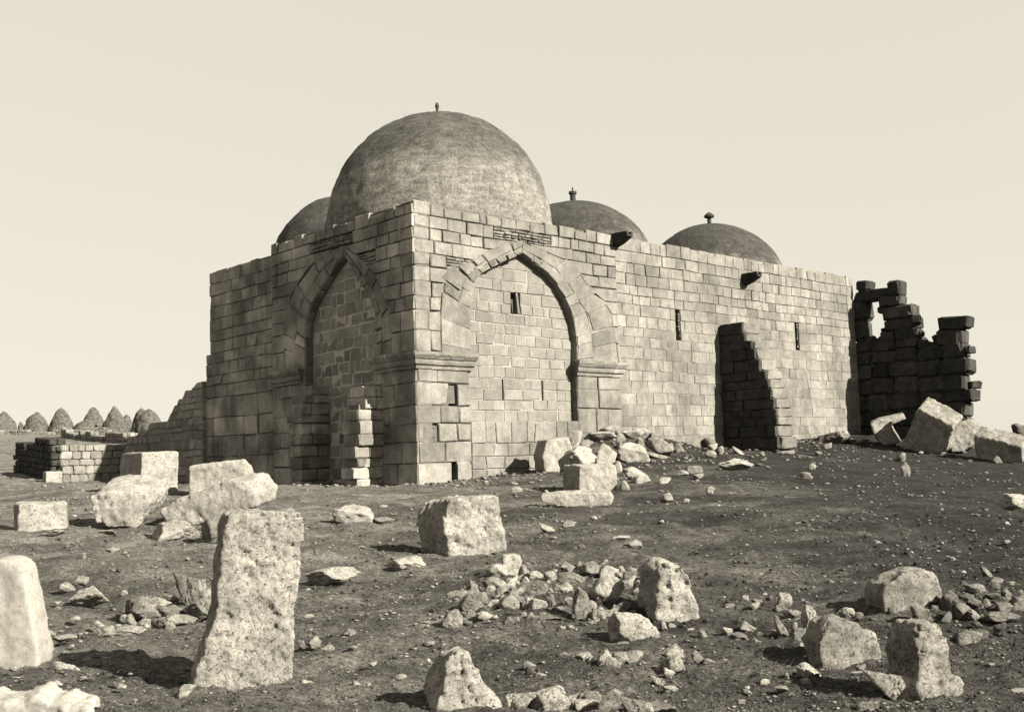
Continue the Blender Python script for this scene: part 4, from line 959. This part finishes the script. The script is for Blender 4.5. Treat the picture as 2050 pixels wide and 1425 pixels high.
for grp, lab, rl in heaps:
    if any(q in grp for q in ('heap', 'strewn', 'around')):                                                   # smaller stones filling the heap
        xs = [q[0] for q in rl] + [q[2] for q in rl]; ysb = [q[3] for q in rl]
        for _ in range(len(rl) * (2 if 'central heap' in grp and 'strewn' not in grp else 1)):
            q = random.choice(rl); cx_, yb_ = q[0] + random.gauss(0, 16), q[3] + random.gauss(0, 7); sz_ = random.uniform(9, 24)
            if min(xs) < cx_ < max(xs) and yb_ < max(ysb): place_rock('stone', (cx_ - sz_ / 2, yb_ - sz_ * random.uniform(.5, .9), cx_ + sz_ / 2, yb_), lab, 'stone', grp, mat=MRG if 'dark' in lab else MR)
    kx = 1.28 if any(q in grp for q in ('heap', 'rubble', 'beside', 'strewn', 'around')) else 1.08
    rl = [((a + c) / 2 - (c - a) / 2 * kx, d - (d - b) * kx, (a + c) / 2 + (c - a) / 2 * kx, d) for a, b, c, d in rl]
    for r in rl: place_rock('stone', r, lab, 'stone', grp, mat=MRG if 'dark' in lab else MR)

# small stones strewn over the ground: 300 single ones, then gravel
def strew(n, box, smin, smax, avoid=True):
    out = []
    while len(out) < n:
        x = random.uniform(box[0], box[2]); y_ = box[1] + (box[3] - box[1]) * random.random() ** 0.8
        if vnoise(np.array([[x / 170., y_ / 60., 3.3]]), 4)[0] < random.uniform(-1.0, .45): continue
        if y_ < 985 and x < 840: continue
        lim = np.interp(x, [0, 500, 840, 1000, 1300, 1600, 1800, 2050], [1000, 985, 985, 965, 930, 905, 915, 940])
        if y_ < lim: continue
        out.append((x, y_, random.uniform(smin, smax) ** 1.0))
    return out
for (x, y_, s_) in strew(290, (0, 960, 2050, 1420), 0, 1):
    wpx = (7 + 12 * s_ * s_) * np.interp(y_, [960, 1200, 1420], [.8, 1.0, 1.35]); place_rock('small_stone', (x - wpx / 2, y_ - wpx * random.uniform(.4, .65), x + wpx / 2, y_), 'loose stone scattered on the bare ground', 'stone', 'small stones scattered over the ground', sink=.25)
def drop(n, y0, y1, pw_, far):
    px = RNG.uniform(-60, 2110, n); py = y0 + (y1 - y0) * RNG.random(n) ** pw_
    lim = np.interp(px, [0, 500, 840, 1000, 1300, 1600, 1800, 2050], [965, 978, 980, 964, 928, 903, 914, 937]); k = py > lim; px, py = px[k], py[k]
    D = (M @ np.stack([(px - CX) / F, (py - CY) / F, np.ones_like(px)])).T; t = np.clip(1.4 / np.maximum(-D[:, 2], .012), 3, far)
    for _ in range(14):
        P = CAM + D * t[:, None]; t = np.clip(t + (P[:, 2] - gz(P[:, 0], P[:, 1])) / np.maximum(-D[:, 2] + .03, .02) * .8, 3, far)
    P = CAM + D * t[:, None]; P[:, 2] = gz(P[:, 0], P[:, 1]) + gdetail(P * [1, 1, 0]) * np.clip(P[:, 1] / 5, .2, 1); return P
base = [rock_geo(1, 900 + k, 9, .08) for k in range(8)]
P = drop(34000, 900, 1480, 1.1, 58); dens = vnoise(P * [.5, .35, 0] + [0, 0, 1.7], 8) + .5 * vnoise(P * [1.7, 1.3, 0], 18)
P = P[dens > RNG.uniform(-1.1, .7, len(P))]; tv, tf, nv = [], [], 0
for k, p in enumerate(P):
    s_ = max((1.0 + 6.5 * random.random() ** 5) * p[1] / F * 1.1, .009)
    v, f = base[k % 8]; a = random.uniform(0, 6.28); R_ = np.array([[math.cos(a), -math.sin(a), 0], [math.sin(a), math.cos(a), 0], [0, 0, 1]])
    tv.append((v * [s_ * 1.5, s_ * random.uniform(.8, 1.3), s_ * random.uniform(.35, .7)]) @ R_.T + p - Z * s_ * .15); tf.append(f + nv); nv += len(v)
PB = np.vstack([FR.P(e_, 0, o_) if k % 3 else FL.P(e_ * .6, 0, o_) for k, (e_, o_) in enumerate(zip(RNG.uniform(-1.5, 24, 2600), RNG.exponential(1.5, 2600) + .1))])
PB[:, 2] = gz(PB[:, 0], PB[:, 1]) + gdetail(PB * [1, 1, 0])
for k, p in enumerate(PB):
    s_ = .02 + .13 * random.random() ** 3; v, f = base[k % 8]; a = random.uniform(0, 6.28); R_ = np.array([[math.cos(a), -math.sin(a), 0], [math.sin(a), math.cos(a), 0], [0, 0, 1]])
    tv.append((v * [s_ * 1.6, s_ * random.uniform(.9, 1.4), s_ * random.uniform(.4, .8)]) @ R_.T + p - Z * s_ * .1); tf.append(f + nv); nv += len(v)
tag(obj('gravel', np.vstack(tv), np.vstack(tf), MRV, origin=(0, 12, 0)), 'fine pale gravel scattered over the dark ground', 'gravel', kind='stuff')
P = drop(11000, 1030, 1480, 1.0, 50); dens = vnoise(P * [.8, .5, 0] + [0, 0, 4.7], 28)
P = P[dens > RNG.uniform(-1.0, .8, len(P))]; tv, tf, nv = [], [], 0
for k, p in enumerate(P):
    s_ = max((1.6 + 5.0 * random.random() ** 3) * p[1] / F * 1.2, .012)
    v, f = base[k % 8]; a = random.uniform(0, 6.28); R_ = np.array([[math.cos(a), -math.sin(a), 0], [math.sin(a), math.cos(a), 0], [0, 0, 1]])
    tv.append((v * [s_ * 1.5, s_ * random.uniform(.9, 1.4), s_ * random.uniform(.5, .95)]) @ R_.T + p - Z * s_ * .2); tf.append(f + nv); nv += len(v)
tag(obj('soil_clods', np.vstack(tv), np.vstack(tf), MG, origin=(0, 12, 0)), 'dark soil clods strewn over the ground', 'soil', kind='stuff')
# short dry stubble
P = drop(5000, 960, 1480, 1.0, 45); P = P[vnoise(P * [.9, .6, 0] + [0, 0, 5.1], 12) > RNG.uniform(-.9, .4, len(P))]
Q = np.repeat(P, 8, 0) + np.stack([RNG.normal(0, .08, len(P) * 8), RNG.normal(0, .08, len(P) * 8), np.zeros(len(P) * 8)], 1)
Q[:, 2] = gz(Q[:, 0], Q[:, 1]) + gdetail(Q * [1, 1, 0]) - .012; m = len(Q); a = RNG.uniform(0, 6.28, m)
wv = np.stack([np.cos(a), np.sin(a), 0 * a], 1) * .0045; tipv = np.stack([RNG.normal(0, .04, m), RNG.normal(0, .04, m), RNG.uniform(.010, .04, m)], 1)
tag(obj('dry_grass', np.stack([Q - wv, Q + wv, Q + tipv], 1).reshape(-1, 3), np.arange(m * 3).reshape(m, 3), MDRY, origin=(0, 12, 0)), 'short dry grass stubble on the soil', 'grass', kind='stuff')
tq = []
for (x0, y0, x1, y1, n_) in ((1150, 1285, 1520, 1400, 60), (1520, 1250, 1800, 1390, 40), (890, 1200, 1400, 1300, 40), (1850, 1220, 2050, 1320, 25), (1080, 1400, 1500, 1420, 20), (380, 1350, 600, 1390, 14), (0, 1330, 120, 1420, 12)):
    for _ in range(n_):
        c = G(random.uniform(x0, x1), random.uniform(y0, y1)); m = random.randrange(8, 18); q = c + np.stack([RNG.normal(0, .05, m), RNG.normal(0, .05, m), np.zeros(m)], 1)
        q[:, 2] = gz(q[:, 0], q[:, 1]) + gdetail(q * [1, 1, 0]) - .015; a = RNG.uniform(0, 6.28, m); wv = np.stack([np.cos(a), np.sin(a), 0 * a], 1) * .003
        tipv = np.stack([RNG.normal(0, .05, m), RNG.normal(0, .05, m), RNG.uniform(.02, .07, m)], 1); tq.append(np.stack([q - wv, q + wv, q + tipv], 1).reshape(-1, 3))
tq = np.vstack(tq); tag(obj('weed_tufts', tq, np.arange(len(tq)).reshape(-1, 3), MDRY, origin=(0, 9, 0)), 'dry weed tufts growing among the strewn stones', 'weeds', kind='stuff')
